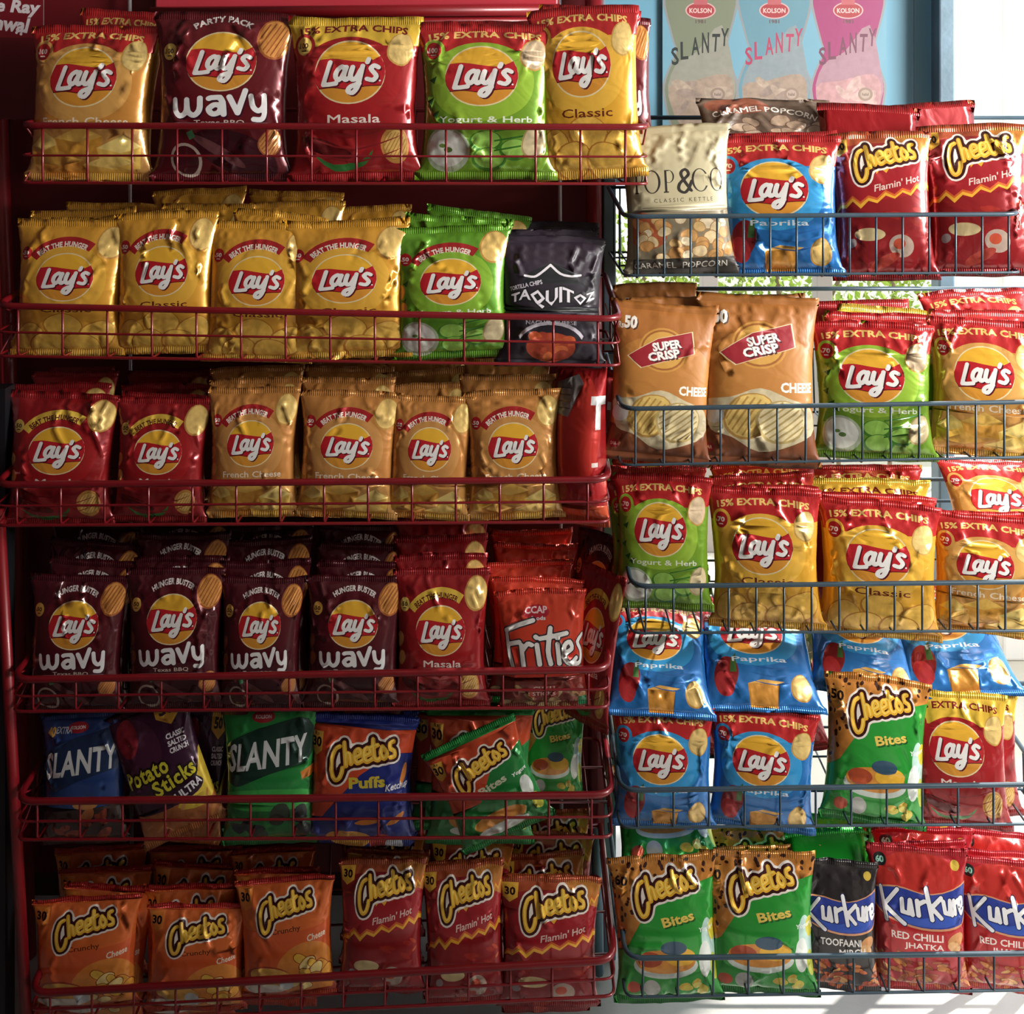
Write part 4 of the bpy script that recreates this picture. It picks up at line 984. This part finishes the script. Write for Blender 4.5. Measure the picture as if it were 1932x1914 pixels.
# ------------------------------------------------------------------ red baskets, front rows
front_row(RW[0], [
    ('fc100', 45, 292, 45, 342, dict(lean=6)), ('wavy100', 283, 552, 18, 345, dict(lean=6, yaw=3)), ('mas100', 540, 800, 30, 343, dict(lean=6, roll=1)),
    ('yog100', 782, 1052, 43, 340, dict(lean=6)), ('cla100', 1000, 1216, 8, 338, dict(lean=6, roll=3, yaw=-6))])
front_row(RW[1], [
    ('cla50', 18, 236, 418, 672, dict(roll=0)), ('cla50', 208, 408, 402, 668, dict(roll=2)), ('cla50', 380, 592, 422, 684, dict(roll=-1)), ('cla50', 530, 775, 420, 676, dict(roll=2)),
    ('yog50', 735, 968, 430, 676, dict(roll=2)), ('taq', 935, 1145, 448, 692, dict(roll=-1))])
front_row(RW[2], [
    ('mas50', 4, 218, 748, 992, {}), ('mas50', 208, 392, 758, 986, dict(roll=-1)), ('fc50', 385, 564, 738, 976, dict(roll=1)), ('fc50', 556, 754, 744, 978, dict(roll=-2)), ('fc50', 728, 892, 754, 980, dict(roll=-3)),
    ('fc50', 874, 1064, 742, 980, dict(roll=2)), ('red', 1046, 1154, 690, 990, dict(yaw=-28, roll=4, T=.095))])
front_row(RW[3], [
    ('wavy50', 44, 236, 1098, 1345, {}), ('wavy50', 230, 422, 1084, 1340, dict(roll=2)), ('wavy50', 408, 572, 1102, 1342, {}), ('wavy50', 570, 762, 1098, 1338, dict(roll=-1)),
    ('mas50', 738, 925, 1085, 1335, {}), ('fri', 935, 1112, 1122, 1336, dict(roll=2))])
front_row(RW[4], [
    ('slb', 70, 240, 1358, 1592, dict(roll=3)), ('stk', 210, 402, 1318, 1600, dict(roll=22, Y=.05)), ('slg', 412, 602, 1336, 1592, dict(roll=2)), ('puf30', 574, 786, 1362, 1594, dict(roll=-2)),
    ('bit30', 800, 1010, 1346, 1592, dict(roll=0, Y=.075)), ('bit30', 812, 1030, 1368, 1598, dict(roll=24, Y=.03, lean=4, T=.04))])
front_row(RW[5], [
    ('org30', 54, 264, 1708, 1906, dict(roll=3)), ('org30', 270, 466, 1722, 1908, {}), ('org30', 444, 634, 1672, 1884, dict(roll=4)), ('hot30', 634, 804, 1638, 1874, {}), ('hot30', 796, 956, 1648, 1894, dict(roll=3)), ('hot30', 938, 1136, 1672, 1900, dict(roll=-1))])
# ------------------------------------------------------------------ red baskets, packets behind
bh = 'standing behind the front row of '
back_rows(RW[0], [
    ('fc100', 130, 300, 19, .13, 330, 'peeping over the leftmost packet of top red basket', dict(roll=-4)), ('mas100', 330, 540, 40, .14, 290, 'hidden behind the maroon packet of top red basket', {}),
    ('yog100', 800, 1000, 40, .13, 300, 'hidden behind the front green packet of top red basket', {}),
    ('cla100', 985, 1180, 12, .12, 320, 'with its left corner rising behind top right red basket packet', dict(roll=-6)), ('wavy100', 1084, 1238, 34, .15, 310, 'peeping out right of the golden packet of top red basket', dict(roll=2))])
L2 = []
for j, (x0, x1, yt, Y, r) in enumerate([(35, 230, 410, .115, 0), (60, 262, 396, .18, 1), (190, 375, 400, .115, 5), (125, 330, 383, .25, 0), (300, 480, 384, .185, -1), (290, 470, 356, .26, 1), (420, 600, 398, .115, -5), (470, 650, 360, .26, 0), (480, 660, 378, .19, 2), (590, 770, 414, .115, 3), (620, 790, 388, .2, 3)]):
    L2.append(('cla50', x0, x1, yt, Y, 255, f'{"just" if Y < .12 else "two back" if Y < .22 else "farthest back"} behind the {ORD[min(4, int((x0 - 10) / 130))]} golden packet, {RW[1]}', dict(roll=r, lean=8)))
L2 += [('yog50', 752, 958, 408, .11, 250, 'just behind the green packet of second red basket', dict(roll=-3)), ('yog50', 785, 985, 396, .18, 250, 'two back behind the green packet of second red basket', dict(roll=-5)),
       ('taq', 955, 1130, 432, .11, 240, 'just behind the black packet of second red basket', {}), ('taq', 960, 1130, 418, .18, 240, 'two back behind the black packet of second red basket', {})]
back_rows(RW[1], L2)
L3 = []
for key, x0, x1, yt, Y, r in [('mas50', 20, 222, 722, .115, 3), ('mas50', 60, 225, 700, .185, 0), ('mas50', 100, 225, 692, .25, 2), ('mas50', 225, 400, 742, .115, -1), ('mas50', 230, 400, 722, .185, 0), ('mas50', 240, 400, 700, .25, 0),
                              ('fc50', 395, 572, 712, .115, 0), ('fc50', 400, 580, 690, .185, 1), ('fc50', 560, 740, 712, .115, -2), ('fc50', 575, 745, 690, .185, 0), ('fc50', 590, 750, 676, .25, 0),
                              ('fc50', 735, 890, 722, .115, 2), ('fc50', 735, 905, 696, .185, 4), ('fc50', 740, 912, 668, .25, 4), ('fc50', 865, 1050, 706, .115, 0), ('fc50', 875, 1040, 676, .185, 0)]:
    L3.append((key, x0, x1, yt, Y, 245, f'{"just" if Y < .12 else "two back" if Y < .22 else "farthest back"} behind the {["leftmost","second","third","fourth","fifth","sixth"][min(5, int((x0) / 175))]} packet, {RW[2]}', dict(roll=r, lean=8)))
L3 += [('red', 1050, 1140, 690, .13, 300, 'leaning behind the sideways red packet of third red basket', dict(yaw=-20, roll=-5))]
back_rows(RW[2], L3)
L4 = []
for c, (xa, xb, y0) in enumerate([(75, 255, 1098), (250, 432, 1084), (425, 600, 1096), (590, 765, 1098), (750, 930, 1085)]):
    for k, dy in enumerate((44, 82, 114)):
        key = 'mas50' if c == 4 and k < 3 else 'wavy50'; sh = (k + 1) * (4 - (xa + xb) / 2 / 230)
        L4.append((key, xa + sh, xb + sh, y0 - dy + (c * 7 + k * 5) % 9, .105 + k * .062, 285, '', dict(roll=((c * 3 + k * 7) % 7) - 3, lean=8, T=.05)))
for k, (yt, r) in enumerate(((1088, -2), (1058, 3), (1026, -2), (1000, 1))):
    L4.append(('fri', 918 + k * 3, 1096 - k * 4, yt, .10 + k * .06, 225, f'{["just", "two", "three", "four"][k]} back behind the front orange packet, {RW[3]}', dict(roll=r, lean=8, T=.05)))
L4 += [('mas50', 1052, 1152, 1064, .10, 300, 'turned sideways at the right end of fourth red basket', dict(yaw=-38, roll=-4)), ('wavy50', 1040, 1150, 996, .2, 330, 'turned sideways at the back right of fourth red basket', dict(yaw=-30, roll=-6))]
back_rows(RW[3], L4)
back_rows(RW[4], [
    ('slb', 80, 240, 1338, .13, 235, 'two back at the left end of fifth red basket', dict(roll=1)), ('stk', 330, 425, 1338, .12, 250, 'peeping out behind the tilted purple packet', dict(roll=-4)),
    ('slg', 425, 600, 1322, .13, 250, 'just behind the green slanting-letter packet of fifth red basket', {}), ('puf30', 590, 790, 1338, .115, 240, 'just behind the navy packet of fifth red basket', {}),
    ('puf30', 600, 790, 1318, .18, 240, 'two back behind the navy packet of fifth red basket', {}), ('bit30', 770, 980, 1326, .14, 240, 'two back at the centre right of fifth red basket', dict(roll=-1)),
    ('bit50', 972, 1102, 1308, .17, 200, 'standing alone at the right end of fifth red basket', dict(roll=-2)), ('bit30', 780, 970, 1312, .2, 235, 'three back at the centre right of fifth red basket', {})])
L6 = []
for key, cols in (('org30', ((108, 285, 1668, 3), (278, 455, 1664, 3), (442, 605, 1630, 2))), ('hot30', ((640, 800, 1600, 3), (800, 960, 1618, 3), (945, 1112, 1642, 4)))):
    for c, (xa, xb, yt, n) in enumerate(cols):
        for k in range(n):
            L6.append((key, xa + k * 3, xb + k * 3, yt - k * 38 + (k * 5 + c * 3) % 7, .11 + k * .065, 250, f'{["just", "two", "three", "four"][k]} back behind the {["leftmost", "middle", "rightmost"][c]} one in bottom red basket', dict(roll=((c * 5 + k * 3) % 7) - 3, lean=8, T=.05)))
back_rows(RW[5], L6)
# ------------------------------------------------------------------ blue-grey baskets, front rows
front_row(BW[0], [
    ('pop', 1170, 1388, 236, 520, dict(roll=3, yaw=-5)), ('pap70', 1348, 1592, 256, 522, dict(roll=1, yaw=-8)), ('hot100', 1572, 1768, 248, 530, dict(roll=2, yaw=-8)), ('hot100', 1748, 1950, 234, 522, dict(roll=2, yaw=-9))])
front_row(BW[1], [
    ('sup', 1146, 1352, 582, 874, dict(roll=-4, yaw=-4, lean=9)), ('sup', 1318, 1552, 566, 880, dict(roll=-1, yaw=-5, lean=9)), ('yog70', 1536, 1768, 612, 868, dict(yaw=-9)), ('fc70', 1758, 1968, 608, 864, dict(yaw=-9, roll=-2))])
front_row(BW[2], [
    ('yog70', 1158, 1348, 905, 1150, dict(yaw=-6, Y=.07)), ('cla70', 1338, 1556, 932, 1186, dict(yaw=-8, roll=1)), ('cla70', 1550, 1778, 955, 1204, dict(yaw=-9, roll=-1)), ('fc70', 1764, 1965, 982, 1198, dict(yaw=-10, roll=-2))])
front_row(BW[3], [
    ('pap70', 1152, 1352, 1348, 1562, dict(yaw=-4)), ('pap70', 1338, 1545, 1350, 1566, dict(yaw=-6, roll=-3)), ('bit50', 1556, 1756, 1290, 1556, dict(yaw=-6, roll=-4, fold=0)), ('mas70', 1716, 1908, 1320, 1560, dict(yaw=-9, roll=1))])
front_row(BW[4], [
    ('bit60', 1152, 1362, 1634, 1890, dict(roll=3, yaw=-3)), ('bit60', 1326, 1546, 1626, 1876, dict(roll=1, yaw=-5)), ('kurd', 1504, 1662, 1640, 1868, dict(yaw=-7)), ('kurr', 1644, 1832, 1618, 1868, dict(yaw=-8)), ('kurr', 1812, 1990, 1640, 1872, dict(yaw=-8, roll=-1))])
# ------------------------------------------------------------------ blue-grey baskets, packets behind and lying on top
back_rows(BW[0], [
    ('popb', 1300, 1560, 188, .15, 270, '', dict(lean=22, roll=-2)),
    ('hot100', 1550, 1745, 196, .15, 300, '', dict(roll=3, lean=-8, yaw=176, desc='dark red packet seen from its back')), ('hot100', 1700, 1900, 192, .16, 300, '', dict(roll=-5, lean=-8, yaw=184, desc='dark red packet seen from its back')),
    ('pap70', 1370, 1580, 250, .12, 265, 'just behind the front blue packet of top blue-grey basket', {}), ('kurr', 1480, 1660, 206, .24, 300, 'at the far back of top blue-grey basket', dict(roll=4, lean=12))])
back_rows(BW[1], [
    ('sup', 1166, 1325, 532, .19, 330, 'farther back behind the leftmost brown packet', dict(roll=2)), ('sup', 1180, 1330, 560, .12, 310, 'just behind the leftmost brown packet', {}), ('sup', 1350, 1530, 556, .13, 310, 'just behind the second brown packet', dict(roll=2)),
    ('yog70', 1535, 1720, 566, .19, 300, 'two back in second blue-grey basket', dict(roll=1)), ('yog70', 1545, 1770, 590, .12, 280, 'just behind the green packet of second blue-grey basket', dict(roll=-2)),
    ('mas70', 1560, 1760, 578, .15, 280, 'between green packets of second blue-grey basket', dict(roll=-4)), ('fc70', 1735, 1950, 545, .17, 300, 'just behind the rightmost packet of second blue-grey basket', dict(lean=28, roll=3)), ('fc70', 1750, 1960, 585, .12, 270, 'two back at the right end of second blue-grey basket', dict(lean=12))])
L3b = []
for k, yt in enumerate((900, 880, 864)): L3b.append(('yog70', 1146 + k * 4, 1340 - k * 4, yt, .13 + k * .06, 230, f'{["just","two","three"][k]} back behind the leftmost packet of third blue-grey basket', dict(roll=2 - k, T=.045)))
for k, yt in enumerate((914, 892, 868)): L3b.append(('cla70', 1340 + k * 5, 1550 - k * 6, yt, .115 + k * .06, 250, f'{["just","two","three"][k]} back behind the second packet of third blue-grey basket', dict(roll=1 + k, T=.045)))
for k, yt in enumerate((930, 902, 876)): L3b.append((('cla70', 'mas70', 'cla70')[k], 1530 - k * 14, 1760 - k * 10, yt, .115 + k * .06, 250, f'{["just","two","three"][k]} back behind the third packet of third blue-grey basket', dict(roll=-2 + k, T=.045)))
L3b += [('fc70', 1752, 1955, 866, .2, 240, 'lying back over the right end of third blue-grey basket', dict(lean=38, roll=-2)), ('fc70', 1770, 1960, 965, .11, 220, 'just behind the rightmost packet of third blue-grey basket', {})]
back_rows(BW[2], L3b)
def lying(where, key, x0, x1, y0, y1, Y, lean, tail, **o):
    s = (DIST + Y) / FPX; Wd = (x1 - x0) * s; H = o.pop('H'); b = W((x0 + x1) / 2, y1, Y); _seed[0] += 1
    packet(key, f'{DEF[key][1]}, {tail}', 'packets in ' + where, None, Wd, H, o.pop('T', .06), _seed[0], lean=lean, base=b, **o)
lying(BW[3], 'pap70', 1140, 1352, 1200, 1356, .06, 52, 'lying over leftmost front packet of fourth blue-grey basket', H=.23, roll=-3)
lying(BW[3], 'pap70', 1322, 1562, 1208, 1346, .07, 56, 'lying over second front packet of fourth blue-grey basket', H=.24, roll=-2)
lying(BW[3], 'pap70', 1528, 1740, 1196, 1320, .09, 56, 'lying behind the green packet, fourth blue-grey basket', H=.23, roll=-9)
lying(BW[3], 'pap70', 1704, 1945, 1188, 1318, .09, 56, 'lying over rightmost packet of fourth blue-grey basket', H=.24, roll=3)
back_rows(BW[3], [('mas70', 1160, 1345, 1166, .24, 260, 'farthest back at the left of fourth blue-grey basket', dict(lean=10)), ('mas70', 1300, 1560, 1172, .25, 260, 'farthest back at the middle of fourth blue-grey basket', dict(lean=10, roll=3)),
                  ('mas70', 1730, 1920, 1306, .11, 230, 'just behind the rightmost packet of fourth blue-grey basket', {})])
lying(BW[4], 'bit50', 1168, 1372, 1570, 1645, .09, 66, 'lying over leftmost packet of bottom blue-grey basket', H=.22, roll=3, flip=False)
back_rows(BW[4], [('bit60', 1340, 1548, 1594, .115, 250, 'just behind the second packet of bottom blue-grey basket', dict(roll=0)), ('bit60', 1330, 1540, 1556, .185, 240, 'two back behind the second packet of bottom blue-grey basket', {}),
                  ('bit60', 1480, 1660, 1568, .2, 240, '', dict(roll=2, yaw=178, lean=-6, desc='plain green packet seen from its back')), ('bit60', 1500, 1665, 1596, .13, 240, '', dict(roll=-2, yaw=182, lean=-6, desc='plain green packet seen from its back')),
                  ('kurr', 1640, 1830, 1586, .12, 250, 'just behind the fourth packet of bottom blue-grey basket', dict(roll=2)), ('kurr', 1635, 1830, 1560, .18, 250, 'two back behind the fourth packet of bottom blue-grey basket', dict(roll=-2)), ('kurr', 1640, 1800, 1534, .24, 250, 'three back behind the fourth packet of bottom blue-grey basket', {}),
                  ('kurr', 1800, 1960, 1604, .12, 250, 'just behind the rightmost packet of bottom blue-grey basket', dict(roll=-4)), ('kurr', 1780, 1950, 1566, .19, 250, 'two back behind the rightmost packet of bottom blue-grey basket', dict(roll=-6))])
